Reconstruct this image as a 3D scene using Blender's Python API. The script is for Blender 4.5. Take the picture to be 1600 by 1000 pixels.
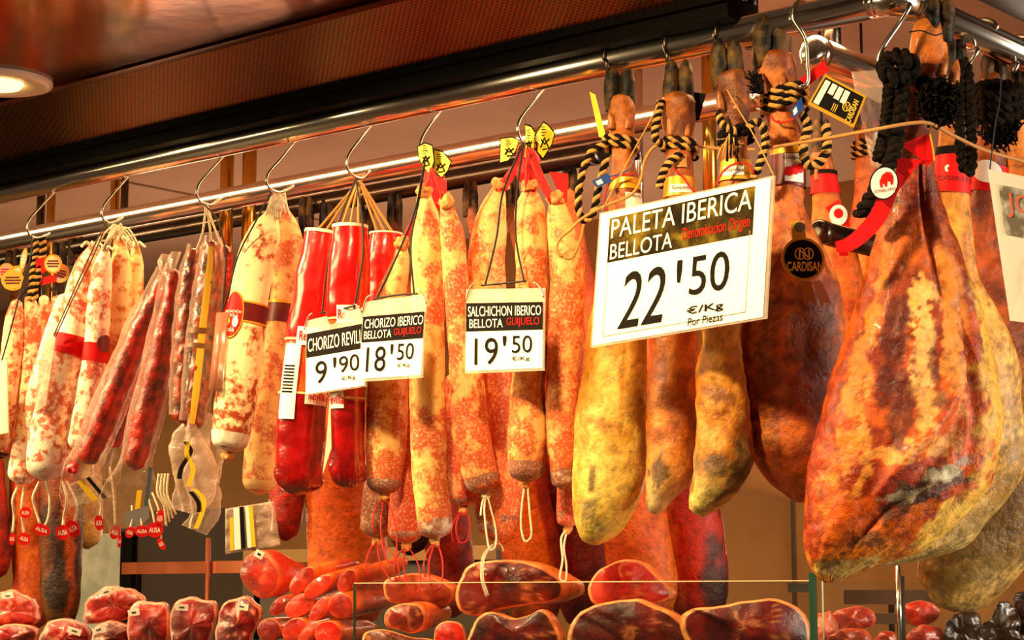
import bpy, bmesh, math, random
from mathutils import Vector, Matrix, noise
random.seed(7)
for o in list(bpy.data.objects): bpy.data.objects.remove(o, do_unlink=True)
SC = bpy.context.scene
COL = SC.collection
V = Vector
PI = math.pi
def S(r, g, b):                                   # sRGB 0-255 -> linear RGBA
    f = lambda c: (c/255/12.92) if c/255 <= 0.04045 else ((c/255+0.055)/1.055)**2.4
    return (f(r), f(g), f(b), 1.0)

# ---------------------------------------------------------------- camera
F = 3119.0                                        # focal length in pixels of the 1600 px wide frame
PITCH = math.radians(7.85)
A = math.radians(49.6)
CZ = 1.55
HV = V((-math.cos(A), math.sin(A), 0))            # level heading
RV = V((math.sin(A), math.cos(A), 0))             # right
UZ = V((0, 0, 1))
FW = HV*math.cos(PITCH) + UZ*math.sin(PITCH)
UP = UZ*math.cos(PITCH) - HV*math.sin(PITCH)
def ray(px, py): return FW + RV*((px-800)/F) + UP*((500-py)/F)
_d = ray(1080, 67.5)
_cy = -3.05*_d.y
_d2 = ray(1402, -3)
_cx = -(-_cy/_d2.y)*_d2.x
CAM = V((_cx, _cy, CZ))
ZR = CAM.z + 3.05*_d.z                            # height of the hanging rails
RR = 0.0225                                       # rail radius
def atd(px, py, t): return CAM + ray(px, py)*t
def ty(px, py, Y=0.0):
    return (Y-CAM.y)/ray(px, py).y
def aty(px, py, Y=0.0, dz=0.0): return atd(px, py, ty(px, py, Y)+dz)
def atx(px, py, X=0.0, dz=0.0):
    d = ray(px, py); return CAM + d*((X-CAM.x)/d.x + dz)
def atz(px, py, Z):
    d = ray(px, py); return CAM + d*((Z-CAM.z)/d.z)
cd = bpy.data.cameras.new('camera'); cam = bpy.data.objects.new('camera', cd); COL.objects.link(cam)
cd.lens = 36*F/1600; cd.sensor_width = 36; cd.clip_start = 0.05; cd.clip_end = 100
cam.location = CAM
cam.rotation_euler = FW.to_track_quat('-Z', 'Y').to_euler()
SC.camera = cam

# ---------------------------------------------------------------- world, exposure and lamps
SC.view_settings.view_transform = 'Standard'; SC.view_settings.look = 'None'
SC.view_settings.gamma = 1.0; SC.view_settings.use_curve_mapping = False
SC.view_settings.exposure = 0.0
W = bpy.data.worlds.new('market_hall'); SC.world = W; W.use_nodes = True
W.node_tree.nodes['Background'].inputs[0].default_value = (0.30, 0.17, 0.09, 1)
W.node_tree.nodes['Background'].inputs[1].default_value = 0.22
WARM = (1.0, 0.72, 0.34)
def lamp(name, kind, loc, target, power, color=WARM, size=0.1, size_y=None, cone=None, blend=0.6):
    l = bpy.data.lights.new(name, kind); l.energy = power; l.color = color
    if kind == 'AREA':
        l.size = size
        if size_y: l.shape = 'RECTANGLE'; l.size_y = size_y
    else: l.shadow_soft_size = size
    if kind == 'SPOT': l.spot_size = math.radians(cone or 70); l.spot_blend = blend
    o = bpy.data.objects.new(name, l); COL.objects.link(o); o.location = loc
    o.rotation_euler = (V(target)-V(loc)).to_track_quat('-Z', 'Y').to_euler()
    return o
# canopy downlights in a row above the customers' side of the counter
DL = [(-2.75, -0.62), (-1.95, -0.62), (-1.15, -0.62), (-0.22, -0.95)]
ZC = ZR + 0.10                                    # canopy soffit
DLP = [92, 76, 76, 100]
for (x, y), p in zip(DL, DLP):
    lamp('downlight', 'SPOT', (x, y, ZC-0.03), (x+(0.30 if x < -0.5 else -0.08), y+(0.50 if x < -0.5 else 0.80), ZR-0.75), p, WARM, 0.04, cone=105, blend=0.8)
# hall lighting high over the aisle, to the left of the stall
lamp('hall_light', 'AREA', (-4.9, -4.6, 3.25), (-1.0, 0, 1.9), 370, (1.0, 0.73, 0.33), 4.6, 1.5)
# unseen warm strip added over the counter to light meat and back hams
lamp('counter_fill_light', 'AREA', (-1.5, 0.19, ZR+0.06), (-1.5, 0.45, 1.4), 28, (1.0, 0.52, 0.22), 2.6, 0.07)
lamp('side_aisle_light', 'AREA', (3.0, 1.0, 1.6), (0.1, 0.8, 2.2), 150, (1.0, 0.85, 0.66), 1.6, 1.0)

lamp('ceiling_fill_light', 'AREA', (-1.9, 1.42, 1.72), (-1.7, 0.9, 2.6), 11, (1.0, 0.56, 0.32), 3.0, 0.12)  # uplight added out of view behind the hams to brighten the ceiling
# ---------------------------------------------------------------- materials
def mat(name): 
    m = bpy.data.materials.new(name); m.use_nodes = True
    return m, m.node_tree.nodes, m.node_tree.links, m.node_tree.nodes['Principled BSDF']
def setp(b, **k):
    names = dict(rough='Roughness', metal='Metallic', spec='Specular IOR Level', coat='Coat Weight', coatr='Coat Roughness', sss='Subsurface Weight', alpha='Alpha', trans='Transmission Weight', ior='IOR', es='Emission Strength', sheen='Sheen Weight')
    for a, v in k.items(): b.inputs[names[a]].default_value = v
def plain(name, col, **k):
    m, n, l, b = mat(name); b.inputs['Base Color'].default_value = col; setp(b, **k); return m
def nz(n, l, scale, detail=4, rough=0.6, src=None, dim='3D', stretch=None):
    t = n.new('ShaderNodeTexNoise'); t.inputs['Scale'].default_value = scale; t.inputs['Detail'].default_value = detail; t.inputs['Roughness'].default_value = rough
    g = src
    if g is None:
        g = n.new('ShaderNodeNewGeometry').outputs['Position']
    if stretch:
        mp = n.new('ShaderNodeMapping'); mp.inputs['Scale'].default_value = stretch; l.new(g, mp.inputs[0]); g = mp.outputs[0]
    l.new(g, t.inputs['Vector']); return t
def ramp(n, l, fac, stops, interp='LINEAR'):
    r = n.new('ShaderNodeValToRGB'); r.color_ramp.interpolation = interp
    e = r.color_ramp.elements
    while len(e) > 1: e.remove(e[-1])
    e[0].position, e[0].color = stops[0]
    for p, c in stops[1:]:
        x = e.new(p); x.color = c
    l.new(fac, r.inputs[0]); return r
def mixc(n, l, fac, a, b, mode='MIX'):
    m = n.new('ShaderNodeMix'); m.data_type = 'RGBA'; m.blend_type = mode
    for sock, v in ((m.inputs[0], fac), (m.inputs[6], a), (m.inputs[7], b)):
        if hasattr(v, 'is_linked'): l.new(v, sock)
        else: sock.default_value = v
    return m.outputs[2]
def bump(n, l, b, h, strength=0.3, dist=0.002, sock='Normal'):
    u = n.new('ShaderNodeBump'); u.inputs['Strength'].default_value = strength; u.inputs['Distance'].default_value = dist
    l.new(h, u.inputs['Height']); l.new(u.outputs[0], b.inputs[sock]); return u
def noisy(name, c1, c2, scale, lo=0.4, hi=0.6, bs=0.3, bd=0.002, stretch=None, detail=5, **k):
    m, n, l, b = mat(name); t = nz(n, l, scale, detail, stretch=stretch)
    r = ramp(n, l, t.outputs[0], [(lo, c1), (hi, c2)]); l.new(r.outputs[0], b.inputs['Base Color'])
    bump(n, l, b, t.outputs[0], bs, bd); setp(b, **k); return m
def salami(name, white, red, amount, scale=55, dust=None, rough=0.6, spec=0.35, grad=0.0):
    m, n, l, b = mat(name)
    t = nz(n, l, scale, 6, 0.62); t2 = nz(n, l, scale*0.22, 2)
    a = n.new('ShaderNodeMath'); a.operation = 'MULTIPLY_ADD'; a.inputs[1].default_value = 0.55; l.new(t2.outputs[0], a.inputs[0]); 
    s = n.new('ShaderNodeMath'); s.operation = 'MULTIPLY'; s.inputs[1].default_value = 0.62; l.new(t.outputs[0], s.inputs[0]); l.new(s.outputs[0], a.inputs[2])
    src = a.outputs[0]
    if grad:                                      # more of the red tone towards the lower end of the sausage
        tc = n.new('ShaderNodeTexCoord'); sp = n.new('ShaderNodeSeparateXYZ'); l.new(tc.outputs['Generated'], sp.inputs[0])
        ga = n.new('ShaderNodeMath'); ga.operation = 'MULTIPLY_ADD'; ga.inputs[1].default_value = -grad; l.new(sp.outputs['Z'], ga.inputs[0]); l.new(a.outputs[0], ga.inputs[2])
        gb = n.new('ShaderNodeMath'); gb.inputs[1].default_value = grad*0.5; l.new(ga.outputs[0], gb.inputs[0]); src = gb.outputs[0]
    mid = tuple(0.5*(x+y) for x, y in zip(white, red))
    r = ramp(n, l, src, [(amount-0.05, white), (amount, mid), (amount+0.05, red)])
    out = r.outputs[0]
    if dust:
        t3 = nz(n, l, scale*5, 4, 0.7); r3 = ramp(n, l, t3.outputs[0], [(0.50, (0, 0, 0, 1)), (0.74, (0.85, 0.85, 0.85, 1))])
        out = mixc(n, l, r3.outputs[0], out, dust)
    l.new(out, b.inputs['Base Color']); bump(n, l, b, t.outputs[0], 0.5, 0.003); setp(b, rough=rough, spec=spec, sss=0.0); return m
def attr(name, rough=0.4, spec=0.5, bs=0.5, scale=70, coat=0.0, detail_amt=0.35, stretch=None, rvar=0.25):
    m, n, l, b = mat(name); at = n.new('ShaderNodeAttribute'); at.attribute_name = 'Col'
    t = nz(n, l, scale, 6, 0.65, stretch=stretch)
    r = ramp(n, l, t.outputs[0], [(0.3, (1-detail_amt,)*3+(1,)), (0.5, (1, 1, 1, 1)), (0.72, (1+detail_amt*0.6,)*3+(1,))])
    c = mixc(n, l, 1.0, at.outputs[0], r.outputs[0], 'MULTIPLY'); l.new(c, b.inputs['Base Color'])
    t2 = nz(n, l, scale*0.35, 4); rr = ramp(n, l, t2.outputs[0], [(0.35, (max(0.08, rough-rvar),)*3+(1,)), (0.65, (min(1, rough+rvar),)*3+(1,))]); l.new(rr.outputs[0], b.inputs['Roughness'])
    bump(n, l, b, t.outputs[0], bs, 0.004); setp(b, spec=spec, coat=coat, coatr=0.15); return m
def film(name, tint, amount=0.25, rough=0.12, bscale=60, bs=0.6):
    m, n, l, b = mat(name); out = n['Material Output']
    b.inputs['Base Color'].default_value = tint; setp(b, rough=rough, spec=0.9)
    t = nz(n, l, bscale, 3); bump(n, l, b, t.outputs[0], bs, 0.006)
    tr = n.new('ShaderNodeBsdfTransparent'); mx = n.new('ShaderNodeMixShader')
    lw = n.new('ShaderNodeLayerWeight'); lw.inputs[0].default_value = 0.35
    r = ramp(n, l, lw.outputs['Facing'], [(0.0, (amount,)*3+(1,)), (0.9, (min(1, amount+0.4),)*3+(1,))])
    l.new(r.outputs[0], mx.inputs[0]); l.new(tr.outputs[0], mx.inputs[1]); l.new(b.outputs[0], mx.inputs[2]); l.new(mx.outputs[0], out.inputs[0])
    return m
CHROME = plain('chrome', (0.78, 0.74, 0.70, 1), metal=1.0, rough=0.18)
STEEL = plain('hook_steel', (0.55, 0.50, 0.44, 1), metal=1.0, rough=0.25)
BRASS = plain('brass_post', S(214, 165, 70), metal=1.0, rough=0.22)
DARKTUBE = plain('dark_tube', (0.10, 0.085, 0.07, 1), metal=1.0, rough=0.25)
COPPER = noisy('copper_panel', S(126, 64, 20), S(96, 44, 12), 6, bs=0.05, bd=0.01, metal=1.0, rough=0.13)
BEAM = plain('black_beam', S(15, 11, 9), rough=0.6, spec=0.05)
BROWNM = plain('brown_beam', S(58, 36, 24), rough=0.4)
BLACK = plain('black_cord', S(18, 13, 10), rough=0.7)
TAN = plain('tan_cord', S(176, 128, 60), rough=0.8)
WHITESTR = noisy('white_string', S(240, 226, 196), S(205, 188, 150), 300, rough=0.9)
REDSTR = plain('red_string', S(190, 16, 12), rough=0.7)
RED = plain('red_paper', S(208, 8, 6), rough=0.55, spec=0.25)
GOLDF = plain('gold_foil', S(232, 172, 44), rough=0.35, metal=0.3)
PAPER = plain('white_card', S(245, 238, 226), rough=0.5)
INK = plain('black_ink', S(24, 18, 14), rough=0.8, spec=0.08)
INKR = plain('red_ink', S(200, 24, 16), rough=0.8, spec=0.1)
INKW = plain('cream_ink', S(244, 232, 214), rough=0.5)
INKG = plain('gold_ink', S(240, 196, 70), rough=0.45)
YELLOW = plain('yellow_print', S(240, 190, 30), rough=0.5)
BLUE = plain('blue_plastic', S(30, 66, 140), rough=0.35)
MAROON = plain('maroon_band', S(96, 18, 22), rough=0.4)
PVC = film('clear_pvc', S(225, 205, 180), 0.16, 0.1, 8, 0.05)
BAG = film('clear_bag', S(226, 190, 170), 0.05, 0.14, 45, 0.9)
GREYBAG = film('cloudy_bag', S(226, 196, 176), 0.26, 0.2, 45, 0.9)
WALLB = noisy('back_wall_paint', S(150, 102, 48), S(138, 92, 40), 3, bs=0.02, rough=0.7)
WALLP = noisy('wall_paint', S(205, 172, 112), S(196, 162, 102), 3, bs=0.02, rough=0.7)
CEILP = noisy('ceiling_paint', S(205, 176, 150), S(196, 165, 138), 3, bs=0.02, rough=0.7)

# ---------------------------------------------------------------- object helpers
LOCS = {}
def tag(o, label, cat, group=None, kind=None):
    if label: o['label'] = label
    if cat: o['category'] = cat
    if group: o['group'] = group
    if kind: o['kind'] = kind
    return o
def thing(name, label, cat, loc, group=None):
    o = bpy.data.objects.new(name, None); o.empty_display_size = 0.05; COL.objects.link(o)
    o.location = loc; LOCS[o] = V(loc); return tag(o, label, cat, group)
def obj(name, bm, mats, parent=None, loc=None, smooth=True, label=None):
    """link ONE mesh object; bm is in world coordinates"""
    me = bpy.data.meshes.new(name)
    base = LOCS[parent] if parent else V(loc if loc is not None else (0, 0, 0))
    if isinstance(bm, bpy.types.Mesh): me = bm; me.transform(Matrix.Translation(-base))
    else:
        bmesh.ops.translate(bm, verts=bm.verts, vec=-base)
        bm.normal_update(); bm.to_mesh(me); bm.free()
    for p in me.polygons: p.use_smooth = smooth
    for m in (mats if isinstance(mats, (list, tuple)) else [mats]): me.materials.append(m)
    o = bpy.data.objects.new(name, me); COL.objects.link(o)
    if parent: o.parent = parent
    else: o.location = base
    LOCS[o] = base
    if label: o['label'] = label
    return o
def struct(name, bm, m, smooth=False): 
    o = obj(name, bm, m, smooth=smooth); o['kind'] = 'structure'; return o
def box(bm, lo, hi):
    v = [bm.verts.new((x, y, z)) for x in (lo[0], hi[0]) for y in (lo[1], hi[1]) for z in (lo[2], hi[2])]
    for f in ((0,1,3,2), (4,6,7,5), (0,4,5,1), (2,3,7,6), (0,2,6,4), (1,5,7,3)): bm.faces.new([v[i] for i in f])
    return bm
def BX(lo, hi): return box(bmesh.new(), lo, hi)
def cr(pts, n):                                   # Catmull-Rom through tuples, n samples, arc-length-ish (uniform in chord)
    P = [tuple(p) for p in pts]
    if len(P) == 2: P = [P[0], tuple((a+b)/2 for a, b in zip(*P)), P[1]]
    L = [0]
    for a, b in zip(P, P[1:]): L.append(L[-1] + max(1e-6, math.sqrt(sum((x-y)**2 for x, y in zip(a[:3], b[:3])))))
    out = []
    for i in range(n):
        s = L[-1]*i/(n-1); k = 0
        while k < len(P)-2 and L[k+1] < s: k += 1
        u = (s-L[k])/(L[k+1]-L[k]); p1, p2 = P[k], P[k+1]
        h = L[k+1]-L[k]
        def tang(j):
            if j == 0: return tuple((b-a)/(L[1]-L[0]) for a, b in zip(P[0], P[1]))
            if j == len(P)-1: return tuple((b-a)/(L[-1]-L[-2]) for a, b in zip(P[-2], P[-1]))
            return tuple((b-a)/(L[j+1]-L[j-1]) for a, b in zip(P[j-1], P[j+1]))
        m1, m2 = tang(k), tang(k+1); u2, u3 = u*u, u*u*u
        out.append(tuple((2*u3-3*u2+1)*a+(u3-2*u2+u)*h*ma+(-2*u3+3*u2)*b+(u3-u2)*h*mb for a, b, ma, mb in zip(p1, p2, m1, m2)))
    return out
def tubeb(bm, pts, rad, seg=8, n=None, smooth=True, mi=0, caps=True):
    """tube along pts (Vectors); rad number or list"""
    pts = [V(p) for p in pts]
    if n:
        rr = rad if isinstance(rad, (list, tuple)) else [rad]*len(pts)
        q = cr([(p.x, p.y, p.z, r) for p, r in zip(pts, rr)], n); pts = [V(p[:3]) for p in q]; rad = [p[3] for p in q]
    if not isinstance(rad, (list, tuple)): rad = [rad]*len(pts)
    up = None; rings = []
    for i, p in enumerate(pts):
        t = (pts[min(i+1, len(pts)-1)]-pts[max(i-1, 0)]).normalized()
        if up is None: up = t.orthogonal().normalized()
        up = (up - t*up.dot(t)); up = up.normalized() if up.length > 1e-6 else t.orthogonal().normalized()
        s = t.cross(up)
        rings.append([bm.verts.new(p + (up*math.cos(2*PI*k/seg)+s*math.sin(2*PI*k/seg))*rad[i]) for k in range(seg)])
    for a, b in zip(rings, rings[1:]):
        for k in range(seg):
            f = bm.faces.new((a[k], a[(k+1) % seg], b[(k+1) % seg], b[k])); f.material_index = mi
    if caps:
        for r, rev in ((rings[0], True), (rings[-1], False)):
            f = bm.faces.new(r[::-1] if rev else r); f.material_index = mi
    return bm
def TB(pts, rad, seg=8, n=None): return tubeb(bmesh.new(), pts, rad, seg, n)
def fbm(p, oct=4):
    return noise.fractal(p, 1.0, 2.0, oct, noise_basis='PERLIN_ORIGINAL')
def sm(a, b, x):
    t = min(1, max(0, (x-a)/(b-a))); return t*t*(3-2*t)
def lerpc(a, b, t): return tuple(x+(y-x)*t for x, y in zip(a, b))

class Loft:
    """rows: (center, side half-vector, depth half-vector towards the viewer). th: pi = left, pi/2 = front, 0 = right"""
    def __init__(s, rows, n, seg, exp=1.0):
        q = cr([tuple(c)+tuple(a)+tuple(d) for c, a, d in rows], n)
        s.rows = [(V(r[0:3]), V(r[3:6]), V(r[6:9])) for r in q]; s.n = n; s.seg = seg; s.exp = exp
    def at(s, v):
        x = min(max(v, 0), 1)*(s.n-1); i = min(int(x), s.n-2); u = x-i
        return tuple(a.lerp(b, u) for a, b in zip(s.rows[i], s.rows[i+1]))
    def surf(s, th, v, eps=0.0):
        c, a, d = s.at(v); co, si = math.cos(th), math.sin(th)
        if s.exp != 1.0: co = math.copysign(abs(co)**s.exp, co); si = math.copysign(abs(si)**s.exp, si)
        return c + a*co*(1+eps/max(a.length, 1e-4)) + d*si*(1+eps/max(d.length, 1e-4))
    def mesh(s, amp=0.0, scale=20, color=None, cap=True, seed=0.0, disp=None):
        bm = bmesh.new(); rings = []; cl = bm.verts.layers.float_color.new('Col') if color else None
        for i in range(s.n):
            v = i/(s.n-1); c = s.rows[i][0]; ring = []
            for k in range(s.seg):
                th = 2*PI*k/s.seg; p = s.surf(th, v)
                dr = (p-c); dn = dr.normalized() if dr.length > 1e-6 else UZ
                dd = fbm(p*scale+V((seed, 0, 0)))*amp if amp else 0
                if disp: dd += disp(math.cos(th), v, math.sin(th), p)
                dd = max(dd, -0.6*dr.length)
                w = bm.verts.new(p + dn*dd*min(1, dr.length/0.012)); ring.append(w)
                if cl: w[cl] = tuple(color(math.cos(th), v, math.sin(th), p))[:3]+(1.0,)
            rings.append(ring)
        for a, b in zip(rings, rings[1:]):
            for k in range(s.seg): bm.faces.new((a[k], b[k], b[(k+1) % s.seg], a[(k+1) % s.seg]))
        if cap:
            for r, rev in ((rings[0], False), (rings[-1], True)):
                cc = bm.verts.new(sum((w.co for w in r), V())/len(r))
                if cl: cc[cl] = r[0][cl]
                for k in range(s.seg):
                    t = (r[k], r[(k+1) % s.seg], cc); bm.faces.new(t[::-1] if rev else t)
        bmesh.ops.recalc_face_normals(bm, faces=bm.faces)
        return bm
    def band(s, v0, v1, eps=0.001, th0=0, th1=2*PI, n=8, seg=40, thick=0.0):
        bm = bmesh.new(); g = []
        full = abs(th1-th0) > 6.2
        for i in range(n):
            v = v0+(v1-v0)*i/(n-1)
            g.append([bm.verts.new(s.surf(th0+(th1-th0)*k/seg, v, eps)) for k in range(seg if full else seg+1)])
        m = len(g[0])
        for a, b in zip(g, g[1:]):
            for k in range(m if full else m-1): bm.faces.new((a[k], b[k], b[(k+1) % m], a[(k+1) % m]))
        return bm
    def disc(s, v0, th0, rv, ra, eps=0.002, n=36, rot=0.0):
        """oval patch: rv in metres along, ra in metres across"""
        bm = bmesh.new(); rings = []
        for q in (1.0, 0.66, 0.33):
            rings.append([bm.verts.new(s.local(v0, th0, ra*q*math.cos(2*PI*k/n), rv*q*math.sin(2*PI*k/n), eps)) for k in range(n)])
        for a, b in zip(rings, rings[1:]):
            for k in range(n): bm.faces.new((a[k], a[(k+1) % n], b[(k+1) % n], b[k]))
        c = bm.verts.new(s.surf(th0, v0, eps))
        for k in range(n): bm.faces.new((rings[-1][k], rings[-1][(k+1) % n], c))
        return bm
    def length(s):
        return sum((a[0]-b[0]).length for a, b in zip(s.rows, s.rows[1:]))
    def local(s, v0, th0, a, b, eps):
        c, sv, dv = s.at(v0); R = max(0.5*(sv.length+dv.length), 1e-3)
        return s.surf(th0 - a/R, v0 - b/s.length(), eps)
    def text(s, txt, v0, th0, w, h, eps, bold=0.0):
        me = textmesh(txt, bold)
        for q in me.vertices:
            q.co = s.local(v0, th0, (q.co.x-0.5)*w, (q.co.y-0.5)*h, eps)
        return me
_TC = {}
def textmesh(txt, bold=0.0, shear=0.0):
    """text laid into the unit square"""
    cu = bpy.data.curves.new('t', 'FONT'); cu.body = txt; cu.size = 1; cu.offset = bold; cu.resolution_u = 4; cu.shear = shear; cu.fill_mode = 'FRONT'
    ob = bpy.data.objects.new('t', cu); COL.objects.link(ob)
    dg = bpy.context.evaluated_depsgraph_get(); dg.update()
    me = bpy.data.meshes.new_from_object(ob.evaluated_get(dg))
    bpy.data.objects.remove(ob, do_unlink=True)
    xs = [v.co.x for v in me.vertices]; ys = [v.co.y for v in me.vertices]
    x0, x1, y0, y1 = min(xs), max(xs), min(ys), max(ys)
    for v in me.vertices: v.co = ((v.co.x-x0)/(x1-x0), (v.co.y-y0)/max(y1-y0, 1e-6), 0)
    me.materials.clear()
    return me
class Quad:
    """four corners TL, TR, BR, BL in space; p(u, v): u right, v down, e towards the viewer"""
    def __init__(s, tl, tr, br, bl):
        s.c = [V(x) for x in (tl, tr, br, bl)]
        nn = (s.c[1]-s.c[0]).cross(s.c[3]-s.c[0]).normalized()
        s.n = nn if nn.dot(CAM-s.c[0]) > 0 else -nn
    def p(s, u, v, e=0.0, bend=0.0):
        tl, tr, br, bl = s.c
        return (tl*(1-u)+tr*u)*(1-v) + (bl*(1-u)+br*u)*v + s.n*(e+bend*4*u*(1-u))
    def rect(s, u0, v0, u1, v1, e=0.0, th=0.0, n=1):
        bm = bmesh.new(); f = []
        pts = [(u0, v0), (u1, v0), (u1, v1), (u0, v1)]
        a = [bm.verts.new(s.p(u, v, e)) for u, v in pts]
        bm.faces.new(a[::-1])
        if th:
            b = [bm.verts.new(s.p(u, v, e-th)) for u, v in pts]; bm.faces.new(b)
            for i in range(4): bm.faces.new((a[i], a[(i+1) % 4], b[(i+1) % 4], b[i]))
        bmesh.ops.recalc_face_normals(bm, faces=bm.faces)
        if not th and bm.faces:
            bm.normal_update()
            for q in bm.faces:
                if q.normal.dot(s.n) < 0: q.normal_flip()
        return bm
    def poly(s, uv, e=0.0, th=0.0):
        bm = bmesh.new(); a = [bm.verts.new(s.p(u, v, e)) for u, v in uv]
        bm.faces.new(a)
        if th:
            b = [bm.verts.new(s.p(u, v, e-th)) for u, v in uv]; bm.faces.new(b[::-1]); m = len(a)
            for i in range(m): bm.faces.new((a[i], b[i], b[(i+1) % m], a[(i+1) % m]))
        bmesh.ops.recalc_face_normals(bm, faces=bm.faces)
        return bm
    def disc(s, cu, cv, ru, rv, e=0.0, th=0.0, n=32):
        return s.poly([(cu+ru*math.cos(2*PI*k/n), cv+rv*math.sin(2*PI*k/n)) for k in range(n)], e, th)
    def text(s, txt, u0, v0, u1, v1, e=0.001, bold=0.0, shear=0.0):
        me = textmesh(txt, bold, shear)
        for q in me.vertices: q.co = s.p(u0+(u1-u0)*q.co.x, v1+(v0-v1)*q.co.y, e)
        return me
def pquad(tl, tr, br, bl, Y=0.0, dz=0.0):
    return Quad(*[aty(p[0], p[1], Y, dz) for p in (tl, tr, br, bl)])
def dquad(tl, tr, br, bl, t):
    ts = t if isinstance(t, (list, tuple)) else [t]*4
    return Quad(*[atd(p[0], p[1], q) for p, q in zip((tl, tr, br, bl), ts)])
# ================================================================ the stall's shell
XC = 0.0                                          # corner of the rails
XL = -3.3
ZI = ZR + 0.17                                    # ceiling inside the stall
struct('floor', BX((-6, -6, -0.05), (4, 4, 0)), noisy('floor_tiles', S(70, 55, 45), S(90, 74, 60), 4, rough=0.5))
# wall far left, outside the frame; a seam in the ceiling
XW = -5.4
_sx = atz(208, 285, ZI).x
struct('trim_7', BX((_sx-0.003, 0.03, ZI-0.004), (_sx+0.003, 1.7, ZI)), plain('seam', S(120, 84, 50), rough=0.8))
YB = 1.75
struct('ceiling', BX((XW, 0.02, ZI), (2.2, YB+0.1, ZI+0.03)), CEILP)
struct('wall_left', BX((XW-0.1, 0.02, 0), (XW, YB+0.1, ZI)), WALLP)
struct('wall_back', BX((XW, YB, 0), (2.2, YB+0.1, ZI)), WALLB)
bm = BX((-0.004, 0, 1.2), (0.004, 0.006, ZI-0.02)); g = aty(1240, 830, YB); bmesh.ops.translate(bm, verts=bm.verts, vec=(g.x, YB-0.006, 0))
struct('trim_1', bm, plain('joint', S(70, 48, 26), rough=0.8))
# canopy: copper soffit, perforated strip, black beam
YK = -0.216
kedge = aty(0, 158, YK).z
ZK = kedge
XE = 0.0
def slab(poly, th):
    bm = bmesh.new(); a = [bm.verts.new(p) for p in poly]; b = [bm.verts.new(V(p)+V((0, 0, th))) for p in poly]
    bm.faces.new(a); bm.faces.new(b[::-1]); m = len(a)
    for i in range(m): bm.faces.new((a[i], b[i], b[(i+1) % m], a[(i+1) % m]))
    bmesh.ops.recalc_face_normals(bm, faces=bm.faces); return bm
struct('ceiling_copper', slab([V((-4.0, YK, ZK)), V((XE, YK, ZK)), V((XE, -1.5, ZK)), V((-4.0, -1.5, ZK))], 0.03), COPPER)
# lip between copper and perforated strip
struct('trim_2', BX((-4.0, YK-0.004, ZK-0.004), (XE, YK+0.018, ZK+0.01)), plain('bronze_lip', S(110, 66, 36), metal=1.0, rough=0.25))
def perforated():
    m, n, l, b = mat('perforated_sheet')
    uv = n.new('ShaderNodeUVMap'); P = 0.0115
    def grid(off):
        a = n.new('ShaderNodeVectorMath'); a.operation = 'MULTIPLY_ADD'; a.inputs[1].default_value = (1/P, 1/P, 0); a.inputs[2].default_value = (off, off, 0); l.new(uv.outputs[0], a.inputs[0])
        f = n.new('ShaderNodeVectorMath'); f.operation = 'FRACTION'; l.new(a.outputs[0], f.inputs[0])
        d = n.new('ShaderNodeVectorMath'); d.operation = 'SUBTRACT'; d.inputs[1].default_value = (0.5, 0.5, 0); l.new(f.outputs[0], d.inputs[0])
        e = n.new('ShaderNodeVectorMath'); e.operation = 'LENGTH'; l.new(d.outputs[0], e.inputs[0]); return e.outputs['Value']
    mn = n.new('ShaderNodeMath'); mn.operation = 'MINIMUM'; l.new(grid(0), mn.inputs[0]); l.new(grid(0.5), mn.inputs[1])
    r = ramp(n, l, mn.outputs[0], [(0.28, (0, 0, 0, 1)), (0.32, (1, 1, 1, 1))])
    c = mixc(n, l, r.outputs[0], S(8, 5, 4), S(134, 78, 38)); l.new(c, b.inputs['Base Color'])
    l.new(r.outputs[0], b.inputs['Metallic']); setp(b, rough=0.34); return m
PERF = perforated()
YBM = -0.05
zb = aty(500, 142, YBM).z
def uvquad(name, p, uvs, m):
    bm = bmesh.new(); vs = [bm.verts.new(x) for x in p]; f = bm.faces.new(vs); ul = bm.loops.layers.uv.new('UVMap')
    for lp, u in zip(f.loops, uvs): lp[ul].uv = u
    return struct(name, bm, m)
mt = aty(28, 168, YK); mb = aty(150, 212, YBM)
L = math.hypot(YBM-YK, ZK-zb)
uvquad('ceiling_vent', [V((mt.x, YK+0.018, ZK)), V((XE, YK+0.018, ZK)), V((XE, YBM, zb)), V((mb.x, YBM, zb))],
       [(mt.x, L), (XE, L), (XE, 0), (mb.x, 0)], PERF)
e0 = V((mt.x-1.2, YK+0.018, ZK)); e1 = V((mb.x-1.2, YBM, zb-0.012))
uvquad('ceiling_return_vent', [e0, V((mt.x, YK+0.018, ZK)), V((mb.x, YBM, zb)), e1],
       [(0, 0), (0.0, 0.55), (L*1.0, 0.55), (L*1.0, 0)], PERF)
zl = aty(510, 166, YBM).z
struct('trim_3', BX((XL, YBM, zl), (aty(1166, 10, 0).x, 0.03, zb+0.004)), BEAM)
struct('trim_4', BX((XL, YBM-0.012, zb-0.008), (aty(1166, 10, 0).x, YBM, zb+0.006)), BEAM)
# brown beam and soffit over the side rail
struct('trim_5', BX((0.03, -0.15, ZR+0.035), (0.11, YB, ZR+0.10)), BROWNM)
struct('trim_6', BX((0.11, -0.15, ZR+0.02), (0.125, YB, ZR+0.045)), plain('beam_lip', S(120, 86, 60), rough=0.35, metal=0.6))
struct('ceiling_side', BX((0.125, -0.3, ZR+0.05), (1.2, YB, ZR+0.08)), BROWNM)

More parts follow.
